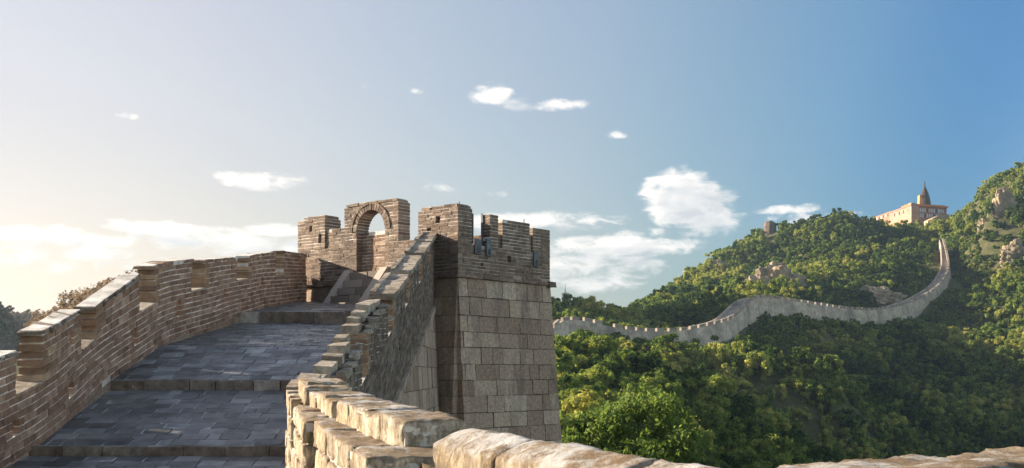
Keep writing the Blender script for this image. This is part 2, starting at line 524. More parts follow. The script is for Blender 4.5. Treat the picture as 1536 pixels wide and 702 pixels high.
def leaf_mat(name, stops, trans=0.35, inst=True, gloss=0.0, tint=(1.75, 1.6, 0.75)):
    m, n, l, p = new_mat(name)
    n.remove(p)
    out = n['Material Output']
    at_ = nd(n, 'ShaderNodeAttribute', attribute_name='rnd')
    v = at_.outputs['Fac']
    if inst:
        ai = nd(n, 'ShaderNodeAttribute', attribute_name='tone')
        ai.attribute_type = 'INSTANCER'
        ad = nd(n, 'ShaderNodeMath', operation='ADD', use_clamp=True)
        l.new(v, ad.inputs[0])
        l.new(ai.outputs['Fac'], ad.inputs[1])
        v = ad.outputs[0]
    rp = ramp(n, stops)
    l.new(v, rp.inputs[0])
    d = n.new('ShaderNodeBsdfDiffuse')
    t = n.new('ShaderNodeBsdfTranslucent')
    l.new(rp.outputs[0], d.inputs[0])
    tcm = nd(n, 'ShaderNodeMixRGB', blend_type='MULTIPLY')
    tcm.inputs[0].default_value = 1.0
    tcm.inputs[2].default_value = (*tint, 1)
    l.new(rp.outputs[0], tcm.inputs[1])
    l.new(tcm.outputs[0], t.inputs[0])
    mx = n.new('ShaderNodeMixShader')
    mx.inputs[0].default_value = trans
    l.new(d.outputs[0], mx.inputs[1])
    l.new(t.outputs[0], mx.inputs[2])
    last = mx.outputs[0]
    if gloss:
        g = n.new('ShaderNodeBsdfGlossy')
        g.inputs['Roughness'].default_value = 0.45
        g.inputs[0].default_value = (0.8, 0.85, 0.8, 1)
        m2 = n.new('ShaderNodeMixShader')
        m2.inputs[0].default_value = gloss
        l.new(last, m2.inputs[1])
        l.new(g.outputs[0], m2.inputs[2])
        last = m2.outputs[0]
    l.new(last, out.inputs['Surface'])
    return m


GR = [(0.0, (0.022, 0.046, 0.02)), (0.3, (0.066, 0.118, 0.036)), (0.55, (0.178, 0.238, 0.064)), (0.8, (0.30, 0.335, 0.095)), (1.0, (0.38, 0.37, 0.13))]
M_LEAF = leaf_mat('forest_leaf', GR, trans=0.52)
M_LEAF_N = leaf_mat('near_leaf', [(0, (0.05, 0.09, 0.032)), (0.45, (0.11, 0.165, 0.058)), (0.75, (0.17, 0.22, 0.085)), (1, (0.30, 0.33, 0.16))], inst=False, trans=0.45)
M_LEAF_B = leaf_mat('haze_tint_leaf', [(0, (0.19, 0.145, 0.105)), (0.5, (0.28, 0.225, 0.165)), (1, (0.37, 0.30, 0.225))], inst=False, trans=0.3, tint=(1.1, 1.0, 0.9))  # pale brown leaf colour imitates bright haze over the left slope


def ground_mat():
    m, n, l, p = new_mat('hill_ground')
    co = n.new('ShaderNodeTexCoord').outputs['Object']
    nz = nd(n, 'ShaderNodeTexNoise', Scale=0.35, Detail=9.0, Roughness=0.7)
    l.new(co, nz.inputs['Vector'])
    rp = ramp(n, [(0.3, (0.04, 0.05, 0.02)), (0.5, (0.075, 0.078, 0.034)), (0.7, (0.16, 0.125, 0.07))])
    l.new(nz.outputs[0], rp.inputs[0])
    l.new(rp.outputs[0], p.inputs['Base Color'])
    p.inputs['Roughness'].default_value = 1.0
    p.inputs['Specular IOR Level'].default_value = 0.1
    return m


M_GROUND = ground_mat()

# ------------------------------------------------------------------ terrain
WALL_PX = [(790, 500, 315), (828, 488, 325), (845, 476, 330), (870, 475, 335), (900, 481, 340), (930, 487, 345), (960, 491, 350), (1000, 492, 357), (1030, 490, 362),
           (1065, 483, 370), (1097, 474, 380), (1112, 462, 393), (1128, 447, 408), (1145, 442, 415), (1180, 446, 425), (1220, 452, 437), (1260, 458, 450),
           (1290, 461, 460), (1320, 461, 472), (1350, 455, 490), (1375, 447, 508), (1394, 437, 525), (1410, 425, 545), (1420, 410, 565), (1424, 394, 585), (1421, 375, 612), (1416, 357, 645)]


def catmull(P, step):
    P = [Vector(p) for p in P]
    P = [P[0] * 2 - P[1]] + P + [P[-1] * 2 - P[-2]]
    out = []
    for i in range(1, len(P) - 2):
        a, b, c, d = P[i - 1:i + 3]
        k = max(2, int((c - b).length / step))
        for j in range(k):
            t = j / k
            out.append(0.5 * ((2 * b) + (c - a) * t + (2 * a - 5 * b + 4 * c - d) * t * t + (3 * b - a - 3 * c + d) * t ** 3))
    out.append(P[-2])
    return out


WP = catmull([at(*p) for p in WALL_PX], 1.0)
WN = []
for i in range(len(WP)):
    a, b = WP[max(0, i - 3)], WP[min(len(WP) - 1, i + 3)]
    d = Vector((b.x - a.x, b.y - a.y, 0)).normalized()
    WN.append(Vector((d.y, -d.x, 0)))                # outward (towards the camera side)

CP = []


def gp(u, v, Y, h=3.0):
    x, y, z = at(u, v, Y)
    CP.append((x, y, z - h))


for q in [  # forest canopy seen in the photo
    (840, 452, 420), (880, 457, 420), (920, 468, 420), (935, 474, 420), (780, 455, 420), (960, 490, 400),
    (960, 484, 450), (1000, 440, 560), (1060, 400, 640), (1100, 372, 690), (1130, 350, 715), (1155, 349, 720), (1185, 356, 690),
    (1010, 475, 440), (1040, 460, 480), (1080, 435, 540), (1110, 410, 600), (1050, 478, 420), (1095, 455, 450),
    (1240, 335, 690), (1270, 328, 710), (1320, 332, 745, 7), (1350, 335, 765, 6), (1400, 333, 770),
    (1150, 422, 480), (1150, 395, 560), (1190, 405, 520), (1200, 440, 455), (1200, 370, 610), (1260, 385, 590), (1260, 432, 500), (1330, 390, 620), (1330, 440, 525), (1390, 380, 680), (1390, 415, 600),
    (1428, 330, 745), (1450, 297, 700), (1490, 270, 690), (1536, 249, 680), (1600, 215, 670), (1700, 190, 640),
    (1440, 355, 700), (1470, 355, 650), (1536, 330, 610), (1490, 415, 570), (1536, 420, 530), (1536, 490, 480), (1620, 420, 480), (1700, 480, 400),
    (1436, 405, 620), (1445, 450, 560), (1470, 490, 500), (1400, 485, 490),
    (1150, 396, 610, 20), (1172, 376, 650, 18), (1125, 430, 540, 12), (1135, 410, 580, 16), (1085, 425, 590, 3), (1110, 395, 660, 3),
    # shaded valley
    (880, 545, 290), (940, 545, 300), (1040, 535, 320), (1040, 575, 290), (1100, 530, 340), (1100, 580, 300), (1100, 640, 270), (1080, 690, 250), (1200, 520, 390), (1200, 580, 330), (1200, 640, 290), (1200, 700, 265),
    (1300, 520, 420), (1300, 600, 350), (1300, 660, 315), (1300, 705, 300), (1400, 540, 430), (1400, 600, 375), (1400, 660, 340), (1400, 705, 320), (1500, 560, 420), (1536, 600, 390), (1536, 670, 350),
    (1700, 600, 380), (1700, 700, 330),
    # sunlit shoulder inside the valley
    (1120, 530, 335), (1180, 545, 322), (1250, 545, 322), (1180, 575, 298), (1260, 590, 300),
    # near mound by the tower
    (845, 525, 215, 6), (880, 528, 205, 5.5), (835, 512, 245, 6), (890, 520, 250, 6), (930, 535, 190), (975, 548, 178), (1000, 570, 170), (1010, 610, 155), (1020, 660, 140), (850, 570, 165), (920, 590, 145), (960, 640, 120), (850, 620, 120), (850, 700, 85)]:
    gp(*q)
for i in range(0, len(WP), 12):
    o = WP[i] + WN[i] * 3.0
    CP.append((o.x, o.y, o.z - 7.4))
    o = WP[i] - WN[i] * 8.0
    CP.append((o.x, o.y, o.z - 3.6))
for q in [  # behind the ridges and outside the picture
    (60, 900, -20), (150, 900, 10), (220, 930, 60), (330, 900, 90), (420, 820, 110), (-60, 560, -10), (-150, 700, -20), (20, 640, -15), (90, 780, 20), (60, 175, -24), (75, 175, -30), (100, 240, -30), (40, 120, -24), (60, 90, -28), (120, 150, -34),
    (25, 60, -14), (12, 30, -9), (6, 10, -7), (4, 0, -6), (3, 36, -6.5), (20, 20, -12), (40, 40, -20), (0, 45, -5), (0, -60, -8), (60, -40, -25), (8, 75, -10), (-2, 60, -4), (2, 120, -8),
    (-9, 0, -4), (-9, 15, -3.6), (-9, 35, -1), (-12, 45, 0), (-18, 60, 0.5), (-30, 60, 0.4), (-40, 90, 0), (-60, 60, -2), (-30, 20, -4), (-40, 0, -8), (-60, 150, -4), (-20, 150, 0), (-90, 250, -10), (-30, 300, 0),
    (-330, 750, 34), (-300, 760, 36), (-270, 780, 30), (-420, 760, 30), (-200, 560, -5), (-240, 900, 0), (-400, 500, -10), (-600, 700, 20), (600, 300, 20), (600, 700, 140), (300, 100, -40), (400, 0, -40), (250, 600, 85),
    (-1500, 1500, -10), (0, 1500, -20), (1500, 1500, 0), (-1500, 3500, -30), (1500, 3500, -30), (0, 3500, -30), (-4500, 4500, -40), (4500, 4500, -40), (0, 4600, -40), (-4500, -400, -40), (4500, -400, -40), (0, -500, -20), (-1500, 0, -30), (1500, 0, -30)]:
    CP.append(q)
CP = np.array(CP)
_A = CP[:, :2]
_D = np.sqrt(((_A[:, None] - _A[None]) ** 2).sum(-1))
_n = len(CP)
_K = np.zeros((_n + 1, _n + 1))
_K[:_n, :_n] = _D - np.eye(_n) * 1.2
_K[:_n, _n] = 1
_K[_n, :_n] = 1
_w = np.linalg.solve(_K, np.append(CP[:, 2], 0))


def vnoise(x, y, seed):
    xi, yi = np.floor(x).astype(np.int64), np.floor(y).astype(np.int64)
    fx, fy = x - xi, y - yi
    fx, fy = fx * fx * (3 - 2 * fx), fy * fy * (3 - 2 * fy)

    def h(a, b):
        n = (a * 374761393 + b * 668265263 + seed * 974711) & 0x7fffffff
        n = ((n ^ (n >> 13)) * 1274126177) & 0x7fffffff
        return ((n ^ (n >> 16)) & 0xffff) / 65535.0
    a, b, c, d = h(xi, yi), h(xi + 1, yi), h(xi, yi + 1), h(xi + 1, yi + 1)
    return (a * (1 - fx) + b * fx) * (1 - fy) + (c * (1 - fx) + d * fx) * fy - 0.5


FLOOR = [(-40, -1.75), (8, -1.75), (11, -1.62), (14.56, -1.03), (14.57, -0.97), (17.49, -0.24), (17.5, -0.15), (19.9, 0.46), (25.69, 1.13), (25.7, 1.35), (33, 2.06), (60, 2.1)]
FXS, FZS = [p[0] for p in FLOOR], [p[1] for p in FLOOR]


def floor_z(y):
    return interp(y, FXS, FZS)


def H(x, y):
    x, y = np.asarray(x, float), np.asarray(y, float)
    shp = x.shape
    xf, yf = x.ravel(), y.ravel()
    out = np.empty(len(xf))
    for i in range(0, len(xf), 4000):
        a = np.stack([xf[i:i + 4000], yf[i:i + 4000]], 1)
        d = np.sqrt(((a[:, None] - _A[None]) ** 2).sum(-1))
        out[i:i + 4000] = d @ _w[:_n] + _w[_n]
    dist = np.hypot(xf, yf)
    amp = np.clip((dist - 60) / 200, 0, 1)
    out += amp * (5.0 * vnoise(xf / 55, yf / 55, 1) + 3.0 * vnoise(xf / 24, yf / 24, 2) + 1.5 * vnoise(xf / 11, yf / 11, 3))
    cc = yf + 0.305 * xf                             # added out-of-view ridges, shaped to throw shade over the valley
    for (hx, c0, sc, sx_, hh) in ((-272, 276, 56, 40, 132), (-335, 444, 64, 48, 172), (-330, 352, 36, 44, 60)):
        out += hh * np.exp(-((xf - hx) / np.where(xf < hx, 210.0, sx_)) ** 2 / 2 - ((cc - c0) / sc) ** 4)
    near = (np.abs(xf + 3.5) < 16) & (yf < 50)
    fz = np.interp(yf, FXS, FZS)
    lim = fz - 3.2 + np.maximum(0, np.abs(xf + 3.5) - 9) * 1.0
    out = np.where(near, np.minimum(out, lim), out)
    return out.reshape(shp)


xs = np.concatenate([np.linspace(-4500, -600, 16), np.arange(-560, -100, 12), np.arange(-100, 430, 5.0), np.arange(430, 800, 18), np.linspace(820, 4500, 16)])
ys = np.concatenate([np.linspace(-500, -20, 12), np.arange(-10, 60, 3.0), np.arange(60, 820, 5.0), np.arange(820, 1400, 25), np.linspace(1450, 4600, 16)])
GX, GY = np.meshgrid(xs, ys)
GZ = H(GX, GY)
nx_, ny_ = len(xs), len(ys)
V = np.stack([GX.ravel(), GY.ravel(), GZ.ravel()], 1)
I = np.arange(nx_ * ny_).reshape(ny_, nx_)
Fq = np.stack([I[:-1, :-1], I[:-1, 1:], I[1:, 1:], I[1:, :-1]], -1).reshape(-1, 4)
me = bpy.data.meshes.new('hillside')
me.from_pydata(V.tolist(), [], Fq.tolist())
me.materials.append(M_GROUND)
me.polygons.foreach_set('use_smooth', [True] * len(me.polygons))
ter = bpy.data.objects.new('hillside', me)
S.collection.objects.link(ter)
tag(ter, 'green hills and valley falling away below the wall', kind='structure')


# ------------------------------------------------------------------ brickwork
def subtract(iv, h0, h1):
    out = []
    for a, b in iv:
        if h1 <= a or h0 >= b:
            out.append((a, b))
            continue
        if h0 - a > 0.02: out.append((a, h0))
        if b - h1 > 0.02: out.append((h1, b))
    return out


def bricks(mb, f, s0, s1, t0, t1, w0, w1, ch=0.098, bl=0.36, gap=0.019, inset=0.011, holes=(), jit=0.005, mat=0, mort=1, endmat=None, endlen=0.0, drop=0.0, prot=0.006, ragged=0.0):
    """courses of individual bricks (full wall thickness) on a recessed mortar bed, in wall coordinates (s along, t up, w through)"""
    n = max(1, round((t1 - t0) / ch))
    h = (t1 - t0) / n
    base = round(t0 / ch)
    for k in range(n):
        a, b = t0 + k * h, t0 + (k + 1) * h
        mid = (a + b) / 2
        iv = [(s0, s1)]
        for (h0, h1, g0, g1) in holes:
            if g0 < mid < g1:
                iv = subtract(iv, h0, h1)
        for (p, q) in iv:
            s = p - (bl * 0.5 if (base + k) % 2 else 0.0) - random.uniform(0, 0.06)
            while s < q - 0.01:
                e = s + bl * random.choice((1, 1, 1, 0.85, 1.12, 0.55))
                x0, x1 = max(s, p), min(e, q)
                if q - x1 < 0.07: x1 = q
                s = e if x1 != q else q
                if x1 - x0 < 0.05:
                    continue
                mb.mapped(f, x0 + (inset if x0 == p else 0), x1 - (inset if x1 == q else 0), a, b, w0 + inset, w1 - inset, None, mort)
                if random.random() < drop or (k == n - 1 and random.random() < ragged):
                    continue
                is_end = endmat is not None and (x0 - p < endlen)
                j0, j1 = random.uniform(-prot, prot), random.uniform(-prot, prot)
                g2 = gap * random.uniform(0.6, 1.25)
                mb.mapped(f, x0 + (0 if x0 == p else g2 / 2), x1 - (0 if x1 == q else g2 / 2), a + g2 / 2, b - g2 / 2, w0 + j0, w1 + j1, None, endmat if is_end else mat, jit)


def solid(mb, f, s0, s1, t0, t1, w0, w1, mat, step=0.8):
    k = max(1, int((s1 - s0) / step))
    for i in range(k):
        mb.mapped(f, lerp(s0, s1, i / k), lerp(s0, s1, (i + 1) / k), t0, t1, w0, w1, None, mat)


random.seed(7)
# ---- left parapet
LBX = [-2, 8, 11, 14.57, 17.5, 19.9, 22.5, 25.4, 29, 33.8]
LBZ = [-1.75, -1.75, -1.62, -0.99, -0.16, 0.48, 0.86, 1.25, 1.66, 2.10]


def zleft(y):
    return 0.25 * (interp(y - 0.7, LBX, LBZ) + 2 * interp(y, LBX, LBZ) + interp(y + 0.7, LBX, LBZ))


def f_left(s, t, w):
    return (-6.1 - w + 0.05 * math.sin(s * 0.55 + 1.0) + 0.03 * math.sin(s * 1.7 + t), s, zleft(s) + t)


LW = thing('brick_parapet', (-6.25, 20, 0.0), 'left brick parapet with crenels running up beside the slate walkway', 'wall')
lh = [(21.0, 21.22, 0.42, 0.72), (24.2, 24.42, 0.42, 0.72), (28.2, 28.45, 0.42, 0.75), (15.75, 15.95, 0.30, 0.52), (18.6, 18.78, 0.34, 0.58), (14.0, 14.18, 0.28, 0.5), (31.6, 31.8, 0.45, 0.75)]
mb = MB()
SILL = 0.79
bricks(mb, f_left, 6.0, 33.75, 0.0, SILL, 0.0, 0.30, holes=lh, drop=0.008)
mb.build('wall_face', [M_BRICK, M_MORTAR], LW)
# merlon: near end, far end, height near, height far, drop of the cap
LM = [(8.6, 10.6, 1.38, 1.38), (11.6, 14.05, 1.36, 1.36), (14.8, 16.35, 1.47, 1.40), (17.0, 18.85, 1.30, 1.44), (19.7, 21.75, 1.44, 1.42), (22.5, 25.3, 1.37, 1.33), (26.4, 29.7, 1.34, 1.42), (30.9, 33.6, 1.47, 1.42)]
for (a, b, h0, h1) in LM:
    def fm(s, t, w, a=a, b=b, h0=h0, h1=h1):
        k = lerp(h0, h1, min(1, max(0, (s - a) / (b - a)))) - SILL
        return f_left(s, SILL + (t - SILL) * k / (h0 - SILL), w)
    mb = MB()
    top = h0 - 0.07
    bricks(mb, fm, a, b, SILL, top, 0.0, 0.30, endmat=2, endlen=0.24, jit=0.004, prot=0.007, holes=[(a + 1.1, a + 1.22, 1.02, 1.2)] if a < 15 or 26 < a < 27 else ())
    # flared corner bricks at the crenel
    for k in range(0, 6, 2):
        t = SILL + 0.02 + k * 0.098
        mb.mapped(fm, a - 0.035, a + 0.22, t + 0.005, t + 0.085, -0.02, 0.31, None, 2, 0.01)
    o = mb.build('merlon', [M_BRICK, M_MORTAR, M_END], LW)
    mc = MB()
    bricks(mc, fm, a - 0.05, b + 0.03, top, h0, -0.022, 0.322, ch=0.07, bl=0.30, gap=0.028, inset=0.03, jit=0.018, prot=0.02, drop=0.12, mat=0)
    mc.build('cap', [M_CAPD if a < 18 else M_BRICK, M_MORTAR], o)
for i in range(len(LM) - 1):
    ms = MB()
    ms.mapped(f_left, LM[i][1] + 0.02, LM[i + 1][0] - 0.02, SILL, SILL + 0.035, -0.02, 0.32, None, 0, 0.012)
    ms.build('sill', [M_CAP], LW)

# ---- right parapet, climbing to the tower
RYS = [10.8, 12.4, 13.05, 13.7, 14.4, 14.9, 15.5, 16.8, 17.66, 19.2, 21.5, 23.5, 28, 30.9]
RZS = [-0.12, -0.06, -0.03, 0.05, 0.17, 0.34, 0.53, 0.84, 1.06, 1.32, 1.92, 2.36, 3.32, 3.82]


def rx(s):                                           # inner edge of the right parapet
    return interp(s, [5.2, 6.0, 7.05, 8.3, 9.5, 11.0, 13, 17, 24, 31], [-0.15, -0.62, -1.12, -1.52, -1.82, -2.14, -2.32, -2.32, -2.33, -2.36])


def f_right(s, t, w):                                # t is measured down from / up to the stepped crest line
    return (rx(s) + w, s, interp(s, RYS, RZS) + t)


def zr(s):
    return interp(s, [10, 13.5, 30.9], [-0.3, 0.1, 3.80]) if s > 13.5 else interp(s, RYS, RZS)


def f_rlin(s, t, w):
    return (rx(s) + w, s, interp(s, [9.5, 11, 13.5, 19.2, 30.9], [-0.25, -0.12, 0.02, 1.30, 3.80]) + t)


RW = thing('brick_parapet', (-2.2, 21, 0.0), 'right brick parapet climbing steeply to the tower with sunlit stepped coping', 'wall')
mb = MB()
RS = -0.62
rh = [(15.2, 15.3, -1.3, -1.0), (17.6, 17.7, -1.25, -0.95), (20.6, 20.75, -1.25, -0.95), (23.8, 23.95, -1.25, -0.95), (26.6, 26.75, -1.25, -0.95)]
bricks(mb, f_rlin, 9.6, 30.75, -1.85, RS, 0.0, 0.30, ch=0.088, bl=0.34, holes=rh, jit=0.003, prot=0.005)
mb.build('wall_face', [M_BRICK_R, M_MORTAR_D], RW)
mb = MB()                                            # slanting string course under the brickwork
for i in range(60):
    a, b = lerp(9.6, 30.7, i / 60), lerp(9.6, 30.7, (i + 1) / 60)
    mb.mapped(f_rlin, a, b - 0.02, -2.0, -1.852, 0.02, 0.36, None, 0, 0.006)
mb.build('string_course', [M_STONE], RW)
RM = [(11.2, 13.4), (13.75, 15.45), (16.0, 18.7), (19.35, 21.9), (22.55, 25.1), (25.75, 28.0), (28.5, 30.7)]
for i, (a, b) in enumerate(RM):
    mb = MB()
    if i < 3:
        # weathered, stair-stepped tops
        c = a
        while c < b - 0.05:
            e = min(b, c + random.uniform(0.42, 0.62))
            if b - e < 0.2: e = b
            zt = interp((c + e) / 2, RYS, RZS) - interp((c + e) / 2, [9.5, 11, 13.5, 19.2, 30.9], [-0.25, -0.12, 0.02, 1.30, 3.80])
            zm = (c + e) / 2
            zb = f_rlin(zm, 0, 0)[2]

            def fl(s, t, w, zm=zm, zb=zb):
                return (rx(s) + w, s, zb + t + (s - zm) * 0.06)
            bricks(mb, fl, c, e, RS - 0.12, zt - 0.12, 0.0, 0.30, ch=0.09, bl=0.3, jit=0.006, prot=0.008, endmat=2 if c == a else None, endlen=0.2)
            c = e
    else:
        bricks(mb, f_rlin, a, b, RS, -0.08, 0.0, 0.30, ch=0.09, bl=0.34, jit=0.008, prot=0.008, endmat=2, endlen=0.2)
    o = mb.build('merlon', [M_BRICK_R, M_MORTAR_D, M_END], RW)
    mc = MB()
    if i < 3:
        c = a
        while c < b - 0.05:
            e = min(b, c + random.uniform(0.36, 0.66))
            if b - e < 0.25: e = b
            zm = (c + e) / 2
            z0 = interp(zm, RYS, RZS)

            def fl(s, t, w, zm=zm, z0=z0):
                return (rx(s) + w, s, z0 + t + (s - zm) * 0.12)
            mc.mapped(fl, c - 0.03, e + 0.015, -0.13, 0.0 + random.uniform(-0.02, 0.03), -0.05, random.uniform(0.12, 0.2), None, 0, 0.016)
            mc.mapped(fl, c, e, -0.14, -0.075, random.uniform(0.21, 0.23), 0.33, None, 0, 0.02)
            c = e
    else:
        c = a - 0.08
        while c < b - 0.02:
            e = min(b, c + random.uniform(0.5, 0.7))
            mc.mapped(f_rlin, c, e - 0.015, -0.08, 0.02, -0.07, 0.36, None, 0, 0.012)
            mc.mapped(f_rlin, c + 0.02, e - 0.03, 0.015, 0.06, -0.07, 0.02, None, 0, 0.012)
            c = e
    mc.build('cap', [M_CAP], o)


# ---- granite blockwork
def blocks(mb, f, s0, s1, rows, w0, w1, lmin=0.42, lmax=0.85, gap=0.014, prot=0.012, jit=0.004):
    for (a, b) in rows:
        mb.mapped(f, s0 + 0.02, s1 - 0.02, a, b, w0 + 0.022, w1 - 0.03, None, 1)
        s = s0 - random.uniform(0, 0.3)
        while s < s1 - 0.01:
            e = s + random.uniform(lmin, lmax)
            if s1 - e < 0.22: e = s1
            x0, x1 = max(s, s0), min(e, s1)
            if x1 - x0 > 0.06:
                mb.mapped(f, x0 + gap / 2, x1 - gap / 2, a + gap / 2, b - gap / 2, w0 - random.uniform(-prot, prot), w1 + random.uniform(-prot, prot), None, 0, jit)
            s = e


def rows_of(z0, z1, h, var=0.12):
    out, z = [], z1
    while z > z0:
        k = h * random.uniform(1 - var, 1 + var)
        out.append((z - k, z))
        z -= k
    return out


RAMP = thing('stone_rampart', (-4.2, 18, -4.0), 'granite rampart that carries the slate walkway up to the tower', 'rampart')
mb = MB()
# side walls of level granite courses, cut along the slanting string course by clamping every block top to it


def side(mb, x_in, x_out, ztop, y0, y1, zb):
    for (a, b) in rows_of(zb, 2.4, 0.46):
        y = y0 - random.uniform(0, 0.4)
        while y < y1:
            e = min(y + random.uniform(0.5, 0.95), y1)
            yy0 = max(y, y0)
            t0, t1 = min(b, ztop(yy0)), min(b, ztop(e))
            if t0 > a + 0.02 or t1 > a + 0.02:
                t0, t1 = max(t0, a + 0.01), max(t1, a + 0.01)
                j = random.uniform(-0.012, 0.012)
                xi0, xi1, xo0, xo1 = x_in(yy0), x_in(e), x_out(yy0, a), x_out(e, a)
                g = 0.007
                mb.hexa([(xi0, yy0 + g, a + g), (xi1, e - g, a + g), (xo1 + j, e - g, a + g), (xo0 + j, yy0 + g, a + g),
                         (xi0, yy0 + g, t0 - g), (xi1, e - g, t1 - g), (x_out(e, b) + j, e - g, t1 - g), (x_out(yy0, b) + j, yy0 + g, t0 - g)], None, 0)
                mb.hexa([(xi0, yy0, a), (xi1, e, a), (xo1 - 0.03, e, a), (xo0 - 0.03, yy0, a), (xi0, yy0, t0), (xi1, e, t1), (x_out(e, b) - 0.03, e, t1), (x_out(yy0, b) - 0.03, yy0, t0)], None, 1)
            y = e


zs_r = lambda y: f_rlin(y, -2.0, 0)[2] - 0.003
side(mb, lambda y: rx(y) - 0.15, lambda y, z: rx(y) + 0.31 + 0.05 * max(0, zs_r(y) - z), zs_r, 9.6, 30.4, -6.5)
mb.build('side_wall', [M_STONE, M_JOINT], RAMP)
mb = MB()
for i in range(26):                                  # left side wall under the left parapet
    a, b = lerp(6, 33.7, i / 26), lerp(6, 33.7, (i + 1) / 26)
    mb.hexa([(-6.12, a, zleft(a) - 6), (-6.12, b, zleft(b) - 6), (-6.7, b, zleft(b) - 6), (-6.7, a, zleft(a) - 6),
             (-6.12, a, zleft(a) - 0.004), (-6.12, b, zleft(b) - 0.004), (-6.42, b, zleft(b) - 0.004), (-6.42, a, zleft(a) - 0.004)], None, 0)
mb.build('side_wall', [M_STONE], RAMP)
mb = MB()                                            # fill under the paving
for i in range(40):
    a, b = lerp(-2, 33.0, i / 40), lerp(-2, 33.0, (i + 1) / 40)
    za, zb_ = floor_z(a) - 0.3, floor_z(b) - 0.3
    ra, rb = (rx(max(a, 5.2)) + 0.1, rx(max(b, 5.2)) + 0.1) if b > 5.3 else (1.6, 1.6)
    mb.hexa([(-6.1, a, za - 3.2), (ra, a, za - 3.2), (rb, b, zb_ - 3.2), (-6.1, b, zb_ - 3.2), (-6.1, a, za), (ra, a, za), (rb, b, zb_), (-6.1, b, zb_)], None, 0)
mb.build('core', [M_JOINT], RAMP)

# ---- slate paving (slabs) and the three step edges
mb = MB()
RX_ROW = 0.25
segs = [(3.0, 14.45, -1), (14.75, 17.4, 0), (17.72, 25.6, 1), (26.0, 34.6, 2)]
for (y0, y1, k) in segs:
    nrow = round((y1 - y0) / RX_ROW)
    for r in range(nrow):
        a, b = lerp(y0, y1, r / nrow), lerp(y0, y1, (r + 1) / nrow)
        za, zb_ = floor_z(a), floor_z(b)
        xr = max(rx(max(5.2, a)), rx(max(5.2, b))) + 0.05
        mb.hexa([(-6.15, a, za - 0.3), (xr, a, za - 0.3), (xr, b, zb_ - 0.3), (-6.15, b, zb_ - 0.3), (-6.15, a, za - 0.006), (xr, a, za - 0.006), (xr, b, zb_ - 0.006), (-6.15, b, zb_ - 0.006)], None, 1)
        x = -6.15 - (0.2 if r % 2 else 0) - random.uniform(0, 0.1)
        while x < xr:
            e = x + random.choice((0.36, 0.36, 0.38, 0.34, 0.32, 0.18))
            p, q = max(x, -6.15), min(e, xr)
            if q - p > 0.03:
                g = random.uniform(0.006, 0.014)
                t = [random.uniform(-0.006, 0.010) for _ in range(4)]
                mb.hexa([(p + g, a + g, za - 0.06), (q - g, a + g, za - 0.06), (q - g, b - g, zb_ - 0.06), (p + g, b - g, zb_ - 0.06),
                         (p + g, a + g, za + t[0]), (q - g, a + g, za + t[1]), (q - g, b - g, zb_ + t[2]), (p + g, b - g, zb_ + t[3])], random.random() ** 1.2, 0)
            x = e
tag(mb.build('walkway', [M_PAVE, M_PJOINT]), 'dark slate-blue paved walkway climbing in terraces towards the tower', kind='structure')
for (y, h, skew) in ((14.6, 0.10, 0.0), (17.55, 0.13, 0.0), (25.78, 0.22, -0.35)):
    mb = MB()
    xr = rx(y) + 0.05
    zt, zl = floor_z(y + 0.08), floor_z(y - 0.1)
    x = -6.12
    while x < xr:
        e = min(x + random.uniform(0.4, 0.75), xr)
        dy = skew * (x + 6.1) / 3.6
        mb.hexa([(x + 0.006, y - 0.06 + dy, zl - 0.25), (e - 0.006, y - 0.06 + dy, zl - 0.25), (e - 0.006, y + 0.24, zl - 0.25), (x + 0.006, y + 0.24, zl - 0.25)] +
                [(px_ + random.uniform(-0.008, 0.008), py_ + random.uniform(-0.02, 0.02), zt + 0.012 + random.uniform(-0.015, 0.01)) for px_, py_ in ((x + 0.006, y - 0.07 + dy), (e - 0.006, y - 0.07 + dy), (e - 0.006, y + 0.2), (x + 0.006, y + 0.2))])
        x = e
    tag(mb.build('walkway_step', [M_EDGE]), {14.6: 'nearest brick step edge across the walkway', 17.55: 'middle brick step edge across the walkway', 25.78: 'farthest and highest step edge, below the tower stairs'}[y], kind='structure')

# ------------------------------------------------------------------ watchtower
PC, PL, PR = Vector((-1.41, 30.0, 0)), Vector((-6.37, 34.1, 0)), Vector((1.09, 33.0, 0))
E1 = (PC - PL).normalized(); L1 = (PC - PL).length; N1 = Vector((-0.637, -0.771, 0)).normalized()
E2 = (PR - PC).normalized(); L2 = (PR - PC).length; N2 = Vector((E2.y, -E2.x, 0))
N1 = Vector((-E1.y, E1.x, 0));  N1 = N1 if N1.y < 0 else -N1
ZB = 2.60
BAT = 0.055


def f_tl(s, t, w):                                   # left (stair) face; w inwards
    b = BAT * max(0, ZB - t)
    p = PL + E1 * s - N1 * (w - b)
    if s > L1 - 0.01: p = p + E1 * b
    return (p.x, p.y, t)


def f_tr(s, t, w):                                   # right face
    b = BAT * max(0, ZB - t)
    p = PC + E2 * s - N2 * (w - b)
    if s < 0.01: p = p - E2 * b * 0
    if s > L2 - 0.01: p = p + E2 * b
    return (p.x, p.y, t)


TW = thing('watchtower', (-2.6, 33.5, -5.0), 'square brick-topped stone watchtower with an arched doorway at the head of the walkway', 'watchtower')
mb = MB()
rws = rows_of(-6.0, ZB - 0.08, 0.42, 0.2)
blocks(mb, f_tl, 0.0, L1 - 0.02, rws, 0.0, 0.5)
blocks(mb, f_tr, 0.0, L2, rws, 0.0, 0.5, lmin=0.3, lmax=0.98, gap=0.018, jit=0.010)
